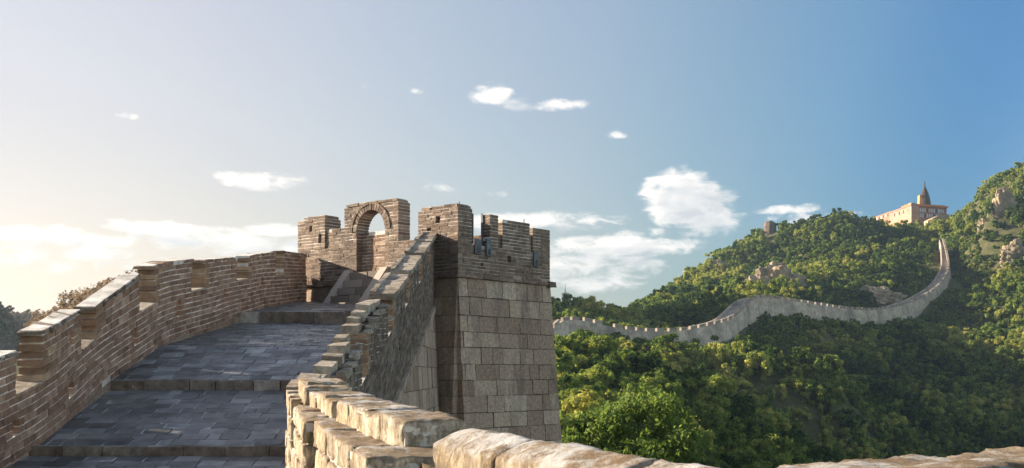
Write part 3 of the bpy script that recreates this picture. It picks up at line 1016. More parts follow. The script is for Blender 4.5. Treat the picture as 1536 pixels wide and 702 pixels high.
# back sides and core
PB = PL + (PR - PC)
core = MB()
q = [PC - N1 * 0.3 - N2 * 0.3, PR - N2 * 0.3, PB, PL - N1 * 0.3]
mb.hexa([(p.x, p.y, -6.0) for p in q] + [(p.x, p.y, ZB + 0.1) for p in q], None, 0)
mb.build('stone_base', [M_STONE, M_JOINT], TW)
# moulded ledge
mb = MB()
for f, L in ((f_tl, L1), (f_tr, L2)):
    s = -0.06
    while s < L + 0.05:
        e = min(s + random.uniform(0.28, 0.4), L + 0.06)
        mb.mapped(f, s + 0.004, e - 0.004, ZB - 0.078, ZB - 0.004, -0.07 + random.uniform(-0.01, 0.01), 0.3, None, 0, 0.006)
        s = e
mb.mapped(f_tr, L2 - 0.16, L2 + 0.13, ZB - 0.12, ZB + 0.02, -0.13, 0.2, None, 0, 0.01)
mb.build('ledge', [M_BRICK_T], TW)
# brick band on both faces, cut for the doorway
TH = 0.46
DOOR = (2.55, 3.70)
SILLT = 3.42
mb = MB()
KW = dict(ch=0.092, bl=0.36, jit=0.004, prot=0.007)
bricks(mb, f_tl, 0.0, L1 - 0.006, ZB, SILLT + 0.2, 0.0, TH, holes=[(DOOR[0], DOOR[1], 2.7, 6)], drop=0.006, **KW)
TR = 0.28
bricks(mb, f_tr, 1.63, 1.79, SILLT, 3.80, 0.05, TR, **KW)
bricks(mb, f_tr, 2.99, 3.11, SILLT, 3.90, 0.05, TR, **KW)
bricks(mb, f_tr, 0.006, L2, ZB, SILLT, 0.0, TR, holes=[(2.02, 2.17, 3.02, 3.28), (0.9, 1.0, 2.9, 3.0)], drop=0.012, **KW)
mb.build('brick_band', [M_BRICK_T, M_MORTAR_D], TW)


def tmerlon(f, s0, s1, z0, z1, holes=(), cap=True, ragged=0.0, capin=0.1, w1=TH, extra=None):
    mb = MB()
    bricks(mb, f, s0, s1, z0, z1, 0.0, w1, holes=holes, ragged=ragged, drop=0.012, **KW)
    if extra: extra(mb)
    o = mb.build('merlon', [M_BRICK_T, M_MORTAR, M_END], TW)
    if cap:
        mc = MB()
        bricks(mc, f, s0 + capin, s1 - 0.03, z1, z1 + 0.1, 0.04, w1 - 0.04, ch=0.1, bl=0.45, gap=0.03, inset=0.04, jit=0.02, prot=0.02)
        mc.build('cap', [M_BRICK_T, M_MORTAR_D], o)
    return o


Z0 = SILLT + 0.2
tmerlon(f_tl, 0.0, 1.2, Z0, 4.52, holes=[(0.52, 0.64, 4.12, 4.32), (0.92, 1.05, 3.84, 4.04)], capin=0.22, w1=0.62)
mb = MB()
bricks(mb, f_tl, 1.2, 2.05, Z0, 4.18, 0.05, TH, drop=0.02, ragged=0.3, **KW)
mb.build('low_parapet', [M_BRICK_T, M_MORTAR_D], TW)
# corner merlon wraps both faces
tmerlon(f_tl, 4.98, L1 - 0.006, Z0, 4.36, holes=[(5.62, 5.78, 4.02, 4.18), (5.30, 5.46, 3.76, 3.92)], ragged=0.05, capin=0.08)
tmerlon(f_tr, 0.006, 0.56, SILLT, 4.36, capin=0.0, ragged=0.1, w1=TR)
tmerlon(f_tr, 1.27, 1.62, SILLT, 4.30, ragged=0.3, cap=False, w1=TR)
tmerlon(f_tr, 1.80, 2.98, SILLT, 4.22, ragged=0.35, cap=False, w1=TR)
tmerlon(f_tr, 3.12, L2, SILLT, 4.12, ragged=0.4, cap=False, w1=TR)
# arch block with a round-headed doorway
AR = (DOOR[1] - DOOR[0]) / 2
AC, AZ = (DOOR[0] + DOOR[1]) / 2, 4.0
A0, A1, AT = 2.05, 4.22, 4.72
RO = AR + 0.21
mb = MB()
n = round((AT - Z0) / 0.092)
hh = (AT - Z0) / n
for k in range(n):
    a, b = Z0 + k * hh, Z0 + (k + 1) * hh
    mid = (a + b) / 2
    if mid < AZ - 0.02:
        ho = [(DOOR[0], DOOR[1], a, b)]
    elif mid < AZ + RO:
        r = math.sqrt(max(0, RO ** 2 - (mid - AZ) ** 2))
        ho = [(AC - r, AC + r, a, b)]
    else:
        ho = []
    bricks(mb, f_tl, A0, A1, a, b, 0.0, TH, holes=ho, drop=0.004, ch=hh, bl=0.36 if k % 2 else 0.34, jit=0.004, prot=0.007)
ab = mb.build('arch_wall', [M_BRICK_T, M_MORTAR], TW)
mc = MB()
bricks(mc, f_tl, A0 + 0.1, A1 - 0.06, AT, AT + 0.095, -0.01, TH, ch=0.095, bl=0.5, gap=0.03, inset=0.04, jit=0.015)
mc.build('cap', [M_BRICK_T, M_MORTAR_D], ab)
mr_ = MB()
nv = 21
for i in range(nv):
    t0, t1 = math.pi * i / nv, math.pi * (i + 1) / nv
    tm = (t0 + t1) / 2
    for (g, ra, rb, wa, wb, mt) in ((0.018, AR, RO - 0.06, -0.012, TH + 0.01, 0), (0.0, AR + 0.012, RO - 0.075, 0.01, TH - 0.012, 1), (0.008, RO - 0.055, RO + 0.01, -0.03, 0.1, 0)):
        c = []
        j = random.uniform(-0.008, 0.008)
        for w in (wa + j, wb):
            for (th, r) in ((t0 + g, ra), (t1 - g, ra), (t1 - g, rb), (t0 + g, rb)):
                c.append(f_tl(AC - r * math.cos(th), AZ + r * math.sin(th), w))
        mr_.hexa(c, None, mt)
mr_.build('arch_ring', [M_BRICK_T, M_MORTAR], TW)
# door passage: jambs, back wall, threshold
mb = MB()


bricks(mb, f_tl, DOOR[0] - 0.3, DOOR[1] + 0.3, 2.7, 3.99, 0.2, 0.6, ragged=0.5, **KW)
mb.build('passage_wall', [M_BRICK, M_MORTAR], TW)
# rear parapet of the terrace
mb = MB()
bk1 = lambda s, t, w: tuple(PL - N1 * s + E1 * w)[:2] + (t,)
bricks(mb, bk1, 0.5, L2, ZB, 3.95, 0.0, 0.4, **KW)
bk2 = lambda s, t, w: tuple(PB + E1 * s + N1 * w)[:2] + (t,)
bricks(mb, bk2, 0.0, L1, ZB, 4.12, 0.0, 0.4, **KW)
mb.build('rear_parapet', [M_BRICK_T, M_MORTAR_D], TW)
# small metal fittings on the right face
for (s0, s1, z0, z1, w0, w1) in ((0.565, 0.59, 3.44, 4.24, -0.02, 0.05), (1.240, 1.262, 3.44, 4.34, 0.24, 0.30), (0.62, 0.88, 3.18, 3.58, -0.05, -0.015), (1.08, 1.27, 3.16, 3.62, -0.06, -0.015), (3.13, 3.33, 3.02, 3.44, -0.05, -0.015)):
    mb = MB()
    mb.mapped(f_tr, s0, s1, z0, z1, w0, w1, None, 0, 0.003)
    if s1 - s0 > 0.1:
        mb.mapped(f_tr, s0 + 0.07, s1 - 0.05, z0 + 0.03, z0 + 0.18, w0 - 0.012, w0 - 0.001, None, 1)
    mb.build('metal_plate', [M_METAL, M_JOINT], TW)
for s, z0, z1 in ((0.25, 4.44, 4.54), (2.96, 4.2, 4.36)):
    p = Vector(f_tr(s, z0, 0.2))
    mb = MB()
    mb.tube(p, p + Vector((0.01, 0, z1 - z0)), 0.015, n=6)
    mb.build('iron_pin', [M_MAST], TW)

# ---- stairs up to the arched doorway
ST = thing('stone_staircase', tuple(PL + E1 * 3.0 + N1 * 0.5)[:2] + (1.95,), 'short stone staircase between two sloping slabs, climbing to the arched doorway', 'stairs')


def f_st(s, t, w):  # w outwards from the face
    p = PL + E1 * s + N1 * w
    return (p.x, p.y, t)


RUN = 0.86
mb = MB()
mb.mapped(f_st, 1.85, 4.3, 1.6, 1.93, 0.0, RUN + 0.28, None, 0, 0.01)
mb.build('base_slab', [M_STEP], ST)
for i in range(4):
    mb = MB()
    w1 = RUN * (1 - i * 0.27)
    if w1 < 0.1: w1 = 0.1
    mb.mapped(f_st, 2.43, 3.60, 1.935 + i * 0.235, 1.935 + (i + 1) * 0.235 - 0.035, -TH + 0.02 if i == 3 else 0.0, w1 - 0.05, 0.1, 1)
    cut = random.uniform(2.8, 3.2)
    for (sa, sb) in ((2.43, cut), (cut, 3.6)):
        mb.mapped(f_st, sa + 0.006, sb - 0.006, 1.94 + i * 0.235, 1.935 + (i + 1) * 0.235 - 0.03, 0.0, w1 + random.uniform(-0.02, 0.02), None, 0, 0.008)
    mb.build('step', [M_STEP, M_JOINT], ST)
for s0 in (2.14, 3.61):
    mb = MB()
    c = []
    for s in (s0, s0 + 0.28):
        pass
    prof = [(RUN + 0.06, 1.935), (RUN - 0.16, 1.935), (0.0, 2.55), (0.0, 2.93), (0.1, 2.93)]
    lo = [f_st(s0, z, w) for w, z in prof]
    hi = [f_st(s0 + 0.28, z, w) for w, z in prof]
    mb.face(lo, 0.6); mb.face(hi[::-1], 0.6)
    for i in range(5):
        j = (i + 1) % 5
        mb.face([lo[i], lo[j], hi[j], hi[i]], 0.6)
    mb.build('stringer_slab', [M_STRING], ST)


# ------------------------------------------------------------------ foreground parapet of worn blocks
def rock_block(f, s0, s1, t0, t1, w0, w1, seed, rough=0.009, rnd=0.5, ridge=0.0, res=0.024, rad=0.010):
    """one weathered block: subdivided, corners rounded, surface pitted (real geometry)"""
    L, Hh, Wd = abs(s1 - s0), t1 - t0, abs(w1 - w0)
    na, nb, nc = (max(3, min(48, int(d / res))) for d in (L, Hh, Wd))
    mb = MB()
    idx = {}

    def vert(i, j, k):
        if (i, j, k) in idx: return idx[(i, j, k)]
        a, b, c = i / na, j / nb, k / nc
        p = [a * L, b * Hh, c * Wd]
        q = [min(max(p[0], rad), L - rad), min(max(p[1], rad), Hh - rad), min(max(p[2], rad), Wd - rad)]
        d = Vector((p[0] - q[0], p[1] - q[1], p[2] - q[2]))
        if d.length > 1e-6:
            d = d.normalized() * rad
        p = [q[0] + d[0], q[1] + d[1], q[2] + d[2]]
        if ridge:
            p[1] += ridge * (1 - abs(2 * c - 0.9) ** 1.3) * b
        nv_ = Vector((p[0] * 6 + seed * 3.7, p[1] * 6, p[2] * 6))
        h = mnoise.fractal(nv_ * 2.2, 0.75, 2.1, 5) * rough + mnoise.noise(nv_ * 0.5) * rough * 1.3
        edge = sorted((min(a, 1 - a) * L, min(b, 1 - b) * Hh, min(c, 1 - c) * Wd))
        if edge[1] < 0.035:                           # chipped arrises
            h -= max(0.0, mnoise.noise(nv_ * 1.7) + 0.15) * 0.05 * (1 - edge[1] / 0.035)
        nrm = Vector((a - 0.5, (b - 0.5) * 1.3, (c - 0.5) * 1.2)).normalized()
        P = Vector(f(s0 + math.copysign(p[0] + nrm.x * h, s1 - s0), t0 + p[1] + nrm.y * h, w0 + math.copysign(p[2] + nrm.z * h, w1 - w0)))
        idx[(i, j, k)] = len(mb.v)
        mb.v.append(tuple(P))
        return idx[(i, j, k)]

    def quad(a, b, c, d):
        mb.f.append((a, b, c, d)); mb.r.append(rnd); mb.m.append(0)
    for i in range(na):
        for j in range(nb):
            for k in (0, nc):
                quad(vert(i, j, k), vert(i + 1, j, k), vert(i + 1, j + 1, k), vert(i, j + 1, k))
    for i in range(na):
        for k in range(nc):
            for j in (0, nb):
                quad(vert(i, j, k), vert(i + 1, j, k), vert(i + 1, j, k + 1), vert(i, j, k + 1))
    for j in range(nb):
        for k in range(nc):
            for i in (0, na):
                quad(vert(i, j, k), vert(i, j + 1, k), vert(i, j + 1, k + 1), vert(i, j, k + 1))
    return mb


def line_f(A, B, za, zb):
    """block frame along A->B (plan), height measured from the sloping line za..zb, w to the right (outside)"""
    A, B = Vector((A[0], A[1], 0)), Vector((B[0], B[1], 0))
    d = (B - A)
    L = d.length
    d /= L
    nr = Vector((-d.y, d.x, 0))                       # heading towards the camera: outside is on this side

    def f(s, t, w):
        p = A + d * s + nr * w
        return (p.x, p.y, lerp(za, zb, s / L) + t)
    return f, L


FP = thing('stone_parapet', (-0.9, 7.0, -1.75), 'sunlit foreground parapet of worn ochre blocks with white lime on top', 'wall')
random.seed(21)


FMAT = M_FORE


def course(name, A, B, za, zb, t0, t1, w0, w1, blk, seed, **kw):
    f, L = line_f(A, B, za, zb)
    bed = MB()
    bed.mapped(f, 0.012, L - 0.012, t0, t1 - 0.03, w0 + 0.016, w1 - 0.03, None, 0)
    bed.build('mortar_bed', [M_FMORT], FP)
    s = 0.0
    i = 0
    while s < L - 0.02:
        e = min(L, s + blk * random.uniform(0.8, 1.2))
        if L - e < blk * 0.4: e = L
        dz = random.uniform(-0.012, 0.012)
        mb = rock_block(f, s + 0.007, e - 0.007, t0, t1 + dz, w0 + random.uniform(-0.01, 0.01), w1, seed + i * 5.1, rnd=random.random(), **kw)
        mb.build(name, [FMAT], FP, smooth=True)
        s = e
        i += 1


# coping: three stepped lengths, far to near
course('coping_stone', (-1.80, 9.65), (-1.55, 8.55), -0.045, -0.085, -0.16, 0, 0.0, 0.36, 0.40, 1)
course('coping_stone', (-1.50, 8.48), (-1.165, 7.38), -0.125, -0.172, -0.15, 0, 0.0, 0.36, 0.34, 2)
course('coping_stone', (-1.118, 7.2), (-0.572, 6.0), -0.165, -0.25, -0.165, 0, 0.0, 0.37, 0.30, 3)
# body below, standing proud on the inside, course under course
for (A, B, za, zb, sd) in (((-2.09, 10.6), (-1.76, 9.05), -0.16, -0.20, 10), ((-1.66, 8.65), (-1.31, 7.2), -0.222, -0.285, 20), ((-1.25, 7.2), (-0.716, 5.6), -0.30, -0.417, 30)):
    for k in range(5):
        course('wall_stone', A, B, za, zb, -0.17 * (k + 1) + 0.014, -0.17 * k, 0.0, 0.55, 0.42, sd + k * 1.7)
    f, L = line_f(A, B, za, zb)
    mb = MB()
    mb.mapped(f, 0.03, L - 0.03, -1.7, -0.03, 0.03, 0.5, None, 0)
    mb.build('mortar_bed', [M_FMORT], FP)
# the loose rubble in the crenel
for i in range(9):
    f, L = line_f((-0.72 + i * 0.02, 5.75), (-0.4, 5.2), -0.50, -0.50)
    s = random.uniform(-0.1, 0.3)
    w = random.uniform(0.12, 0.5)
    mb = rock_block(f, s, s + random.uniform(0.1, 0.2), -0.12, random.uniform(-0.02, 0.05), w, w + random.uniform(0.1, 0.2), i * 2.3 + 50, rnd=random.random(), rough=0.03)
    mb.build('rubble', [M_FORE], FP, smooth=True)
f, L = line_f((-0.70, 5.6), (0.1, 4.0), -0.5, -0.62)
mb = MB()
mb.mapped(f, 0, L, -1.2, -0.03, 0.03, 0.5, None, 0)
mb.build('mortar_bed', [M_FMORT], FP)

# near merlon with a ridged coping
NP = thing('stone_parapet', (0.3, 3.9, -1.75), 'near merlon with a ridged ochre coping, crusted white, just right of the crenel', 'wall')


def course2(par, name, A, B, za, zb, t0, t1, w0, w1, blk, seed, **kw):
    global FP
    keep = FP
    FP = par
    course(name, A, B, za, zb, t0, t1, w0, w1, blk, seed, **kw)
    FP = keep


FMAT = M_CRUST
course2(NP, 'coping_stone', (-0.33, 4.75), (0.46, 2.75), -0.30, -0.32, -0.2, 0, 0.0, 0.36, 0.8, 60, ridge=0.06, rough=0.009, res=0.022, rad=0.008)
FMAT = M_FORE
for k in range(4):
    course2(NP, 'wall_stone', (-0.33, 4.75), (0.46, 2.75), -0.515, -0.515, -0.17 * (k + 1) + 0.014, -0.17 * k, -0.08, 0.5, 0.45, 70 + k, rough=0.012)

# low parapet wall crossing on the right
RP = thing('stone_parapet', (1.4, 3.6, -1.75), 'low sunlit parapet top in the right foreground corner with a gap between two long stones', 'wall')
NA, ND = (0.62, 2.43), (0.757, 0.653)
pt = lambda q: (NA[0] + ND[0] * q, NA[1] + ND[1] * q)
course2(RP, 'coping_stone', pt(3.4), pt(1.26), -0.235, -0.245, -0.16, 0, -0.42, 0.0, 1.1, 90, rough=0.010, res=0.024, rad=0.012)
course2(RP, 'coping_stone', pt(1.20), pt(0.0), -0.250, -0.255, -0.16, 0, -0.42, 0.0, 1.2, 95, rough=0.010, res=0.024, rad=0.012)
for k in range(3):
    course2(RP, 'wall_stone', pt(3.4), pt(0.0), -0.415, -0.425, -0.2 * (k + 1) + 0.006, -0.2 * k, -0.46, 0.04, 0.7, 100 + k, rough=0.014)

# ------------------------------------------------------------------ far wall on the mountain
FW = thing('mountain_wall', tuple(WP[150]), 'long crenellated grey wall snaking across the wooded valley and up the ridge', 'wall')
mb = MB()
PH, WT, WD = 1.9, 6.0, 11.3
n = len(WP)
for i in range(n - 1):
    p, q = WP[i], WP[i + 1]
    a, b = WN[i], WN[i + 1]
    up = Vector((0, 0, 1))

    def row(P, N, wt):
        face = [P + N * lerp(1.6, 0, k / 7) - up * lerp(WD, PH * 0.55, k / 7) for k in range(8)]
        return face + [P - N * 0.95 - up * PH * 0.55, P - N * 0.95 - up * PH, P - N * (wt - 0.4) - up * PH, P - N * (wt - 0.4) - up * PH * 0.45, P - N * wt - up * PH * 0.45, P - N * (wt + 0.3) - up * WD]
    w0_, w1_ = lerp(WT, 2.6, min(1, max(0, (p.y - 520) / 110))), lerp(WT, 2.6, min(1, max(0, (q.y - 520) / 110)))
    r0, r1 = row(p, a, w0_), row(q, b, w1_)
    for j in range(len(r0) - 1):
        mb.face([tuple(r0[j]), tuple(r1[j]), tuple(r1[j + 1]), tuple(r0[j + 1])], min(1, max(0, 0.45 + 0.9 * mnoise.noise(Vector((i // 4 * 1.7, j * 2.3, 1))) + random.gauss(0, 0.12))), 0)
mb.build('wall_face', [M_FAR], FW)
acc_, k, cnt = 0.0, 0, 0
pitch = 3.3
i = 0
rest = MB()
while i < n - 3:
    j = i
    d = 0
    while j < n - 1 and d < pitch * 0.70:
        d += (WP[j + 1] - WP[j]).length
        j += 1
    mb = MB() if cnt < 98 else rest
    p, q, a, b = WP[i], WP[j], WN[i], WN[j]
    if random.random() > 0.05:
        hz = PH * 0.55
        z = Vector((0, 0, 1))
        top = random.uniform(-0.12, 0.08)
        mb.hexa([tuple(x) for x in (p - a * 0.0 - z * hz, q - b * 0.0 - z * hz, q - b * 0.95 - z * hz, p - a * 0.95 - z * hz, p + z * top, q + z * top, q - b * 0.95 + z * top, p - a * 0.95 + z * top)], None, 0)
        if cnt < 98: mb.build('merlon', [M_FARCAP], FW)
        cnt += 1
    d = 0
    i = j
    while i < n - 1 and d < pitch * 0.30:
        d += (WP[i + 1] - WP[i]).length
        i += 1
if rest.v:
    tag(rest.build('merlon_row', [M_FARCAP], FW), kind='stuff')
print('far merlons', cnt)

# ------------------------------------------------------------------ mountain-top buildings
TB = thing('temple_building', at(1385, 328, 770), 'long pink building with orange roof and white windows on the ridge', 'building')


def fz(u0, u1, Y0, Y1, zbase):
    A, B = Vector(at(u0, 0, Y0)), Vector(at(u1, 0, Y1))
    A.z = B.z = 0
    d = (B - A); L = d.length; d /= L
    nb = Vector((-d.y, d.x, 0))
    return (lambda s, t, w: (A.x + d.x * s + nb.x * w, A.y + d.y * s + nb.y * w, zbase + t)), L


zb0 = at(0, 328, 770)[2] - 3
f, L = fz(1368, 1420, 768, 778, zb0)
mb = MB(); mb.mapped(f, 0, L, 0, 11.2, 0, 9, 0.5); mb.build('wall', [M_TEMPLE], TB)
mb = MB(); mb.mapped(f, -0.8, L + 0.5, 11.2, 12.3, -1.0, 10, 0.5)
mb.mapped(f, 0.2, L - 0.5, 12.3, 13.0, 0.5, 8, 0.5); mb.build('roof', [M_TROOF], TB)
mb = MB(); mb.mapped(f, -1.6, 1.8, 0, 13.2, -1.2, 2, 0.6); mb.build('corner_pier', [M_TEMPLEW], TB)
nw = 13
for i in range(nw):
    for r in range(2):
        s = 2.6 + (L - 4.2) * i / nw
        mb = MB(); mb.mapped(f, s, s + 1.05, 4.0 + r * 3.6, 6.6 + r * 3.6, -0.12, 0.05, None, 0)
        mb.build('window', [M_WIN if (i * 3 + r) % 4 else M_DARKWIN], TB)
f, L = fz(1335, 1367, 790, 766, zb0 + 0.5)
PW = thing('annex_building', at(1350, 328, 778), 'low pale annex with a sloping parapet, left of the pink building', 'building')
mb = MB()
mb.hexa([f(0, -3, 0), f(L, -3, 0), f(L, -3, 6), f(0, -3, 6), f(0, 8.8, 0), f(L, 10.6, 0), f(L, 10.6, 6), f(0, 8.8, 6)], 0.7); mb.build('wall', [M_TEMPLEW], PW)
mb = MB()
mb.hexa([f(-0.3, 8.8, -0.3), f(L, 10.62, -0.3), f(L, 10.62, 6.3), f(-0.3, 8.8, 6.3), f(-0.3, 9.7, -0.3), f(L, 11.5, -0.3), f(L, 11.5, 6.3), f(-0.3, 9.7, 6.3)], 0.5); mb.build('roof', [M_TEMPLE], PW)
for s in (0.2, 0.42, 0.62, 0.84):
    mb = MB(); mb.mapped(f, L * s, L * s + 1.2, 5.6 + 1.6 * s, 7.8 + 1.6 * s, -0.12, 0.05); mb.build('window', [M_DARKWIN], PW)
f, L = fz(1303, 1336, 812, 792, zb0 + 3)
BW = thing('boundary_wall', at(1318, 330, 800), 'long low mottled wall stepping down the ridge from the annex', 'wall')
mb = MB()
mb.hexa([f(0, -4, 0), f(L, -4, 0), f(L, -4, 1.5), f(0, -4, 1.5), f(0, 5.2, 0), f(L, 8.2, 0), f(L, 8.2, 1.5), f(0, 5.2, 1.5)], 0.4); mb.build('wall', [M_TEMPLE], BW)
for i in range(9):
    s = L * (0.06 + i * 0.1)
    mb = MB(); mb.mapped(f, s, s + 0.9, 2.4 + 0.33 * i, 4.3 + 0.33 * i, -0.12, 0.05); mb.build('panel', [M_WIN if i % 2 else M_DARKWIN], BW)
f, L = fz(1392, 1424, 758, 764, zb0 - 2)
SR = thing('retaining_wall', at(1405, 326, 760), 'sand-coloured ramp wall in front of the pink building', 'wall')
mb = MB()
mb.hexa([f(0, -3, 0), f(L, -3, 0), f(L, -3, 4), f(0, -3, 4), f(0, 2.0, 0), f(L * 0.5, 6.0, 0), f(L * 0.5, 6.0, 4), f(0, 2.0, 4)], 0.5)
mb.hexa([f(L * 0.5 + 0.01, -3, 0), f(L, -3, 0), f(L, -3, 4), f(L * 0.5 + 0.01, -3, 4), f(L * 0.5 + 0.01, 6.0, 0), f(L, 7.2, 0), f(L, 7.2, 4), f(L * 0.5 + 0.01, 6.0, 4)], 0.5)
mb.build('wall', [M_SAND], SR)
# pagoda
cx, cy, _ = at(1387, 310, 782)
PG = thing('pagoda', (cx, cy, zb0 + 8), 'tall pointed stone pagoda spire rising behind the orange roof', 'pagoda')
tiers = [(4.3, 0), (4.1, 12), (3.8, 13.5), (3.95, 13.8), (3.4, 15.6), (3.55, 15.9), (3.0, 17.6), (3.15, 17.9), (2.4, 19.8), (2.5, 20.1), (1.6, 21.8), (1.7, 22.0), (0.95, 23.6), (0.5, 24.6), (0.32, 27.2), (0.08, 28.6)]
mb = MB()
ns = 14
zt0 = zb0 + 2
for (r, z) in tiers:
    for i in range(ns):
        t = 2 * math.pi * i / ns
        mb.v.append((cx + r * math.cos(t), cy + r * math.sin(t), zt0 + z))
for j in range(len(tiers) - 1):
    for i in range(ns):
        k = (i + 1) % ns
        mb.f.append((j * ns + i, j * ns + k, (j + 1) * ns + k, (j + 1) * ns + i)); mb.r.append(0.3 + 0.05 * j); mb.m.append(0)
mb.build('spire', [M_PAGODA], PG)
mb = MB()
mb.hexa([(cx - 4.6, cy - 2, zt0), (cx - 2.9, cy - 3, zt0), (cx - 2.9, cy + 2, zt0), (cx - 4.6, cy + 2, zt0), (cx - 4.1, cy - 2, zt0 + 18.5), (cx - 2.4, cy - 2.4, zt0 + 18.5), (cx - 2.4, cy + 2, zt0 + 18.5), (cx - 4.1, cy + 2, zt0 + 18.5)], 0.5)
mb.build('side_turret', [M_PAGODO], PG)
# ruined beacon on the left ridge
cx, cy, cz = at(1155, 350, 716)
RT = thing('beacon_ruin', (cx, cy, cz - 4), 'small brown ruined beacon tower on the left ridge top', 'ruin')
mb = MB()
prof = [(4.3, -5), (4.0, 4.0), (3.5, 6.6), (1.8, 7.6)]
for (r, z) in prof:
    for i in range(10):
        t = 2 * math.pi * i / 10
        rr = r * (1 + 0.10 * mnoise.noise(Vector((i * 1.7, z, 3))))
        mb.v.append((cx + rr * math.cos(t), cy + rr * math.sin(t), cz + z + 0.5 * mnoise.noise(Vector((i * 2.3, z, 9)))))
for j in range(3):
    for i in range(10):
        k = (i + 1) % 10
        mb.f.append((j * 10 + i, j * 10 + k, j * 10 + 10 + k, j * 10 + 10 + i)); mb.r.append(0.5); mb.m.append(0)
mb.f.append(tuple(30 + i for i in range(10))); mb.r.append(0.5); mb.m.append(0)
mb.build('ruin_wall', [M_RUIN], RT)
# radio mast
cx, cy, cz = at(848, 456, 425)
RMs = thing('radio_mast', (cx, cy, cz), 'slim lattice radio mast on the low wooded ridge right of the tower', 'mast')
mb = MB()
for (ax, ay) in ((-1, -1), (1, -1), (1, 1), (-1, 1)):
    mb.tube((cx + ax * 0.55, cy + ay * 0.55, cz - 4), (cx + ax * 0.14, cy + ay * 0.14, cz + 5.2), 0.1, 0.07, 5)
for k in range(9):
    z = cz - 2 + k * 0.8
    r = 0.55 - 0.041 * (z - cz + 4)
    for s in (-1, 1):
        mb.tube((cx - r * s, cy - r, z), (cx + r * s, cy - r, z + 0.8), 0.05, n=4)
mb.tube((cx, cy, cz + 5.2), (cx, cy, cz + 7.6), 0.09, 0.05, 5)
mb.build('lattice', [M_MAST], RMs)
for z in (2.1, 3.6):
    mb = MB()
    for i in range(6):
        t = i * math.pi / 3
        mb.box((cx + 1.15 * math.cos(t) - 0.13, cy + 1.15 * math.sin(t) - 0.1, cz + z - 0.6), (cx + 1.15 * math.cos(t) + 0.13, cy + 1.15 * math.sin(t) + 0.1, cz + z + 0.6))
        mb.tube((cx, cy, cz + z), (cx + 1.1 * math.cos(t), cy + 1.1 * math.sin(t), cz + z), 0.05, n=4)
    mb.build('antenna_ring', [M_MAST], RMs)

# ------------------------------------------------------------------ cliffs
ROCKS = [(1164, 410, 495, 21, 16, 'pale weathered cliff face beside the point where the wall crests'), (1178, 418, 500, 9, 8, None),
         (1078, 396, 640, 8, 10, 'small ochre crag high on the left ridge slope'), (1060, 445, 520, 5, 4, None),
         (1312, 440, 515, 19, 9, 'bare sandy scree just above the middle of the wall'), (1208, 432, 470, 4, 3, None),
         (1490, 322, 640, 13, 15, 'upper grey-ochre cliff on the right hill'), (1504, 372, 600, 10, 19, 'long vertical cliff low on the right hill'), (1470, 335, 660, 6, 5, None), (1526, 392, 570, 13, 12, None)]
ROCKXY = []


def rock(u, v, Y, w, h, label, seed):
    x, y, z = at(u, v, Y)
    z = float(H(x, y))
    ROCKXY.append((x, y, max(w, h) * 0.55))
    mb = MB()
    nu, nvv = 40, 28
    for j in range(nvv + 1):
        for i in range(nu):
            th, ph = 2 * math.pi * i / nu, math.pi * j / nvv
            d = Vector((math.sin(ph) * math.cos(th), math.sin(ph) * math.sin(th), math.cos(ph)))
            q = d * 2.0 + Vector((seed, seed * 2, 0))
            k = 1.05 + 0.30 * mnoise.noise(q) - 0.35 * abs(mnoise.noise(q * 2.1)) - 0.28 * abs(mnoise.noise(q * 4.7)) + 0.10 * mnoise.noise(Vector((q.x * 3, q.y * 3, q.z * 14)))
            mb.v.append((x + d.x * w * 0.68 * k, y + d.y * w * 0.42 * k, z + 0.06 * h + d.z * h * 0.72 * k))
    for j in range(nvv):
        for i in range(nu):
            k = (i + 1) % nu
            mb.f.append((j * nu + i, j * nu + k, (j + 1) * nu + k, (j + 1) * nu + i)); mb.r.append(0.5 + 0.5 * mnoise.noise(Vector((i, j, seed)))); mb.m.append(0)
    o = mb.build('rock_outcrop', [M_ROCK])
    tag(o, label or 'bare patch of ochre rock showing through the hillside trees', 'rock', 'rock outcrops on the wooded hills')


for i, (u, v, Y, w, h, lb) in enumerate(ROCKS):
    rock(u, v, Y, w, h, lb, i * 3.3 + 1)


# ------------------------------------------------------------------ trees
def ico(sub):
    import bmesh
    bm = bmesh.new()
    bmesh.ops.create_icosphere(bm, subdivisions=sub, radius=1.0)
    v_ = np.array([tuple(v.co) for v in bm.verts])
    f_ = np.array([[v.index for v in f.verts] for f in bm.faces])
    bm.free()
    return v_, f_


ICO_V, ICO_F = ico(2)


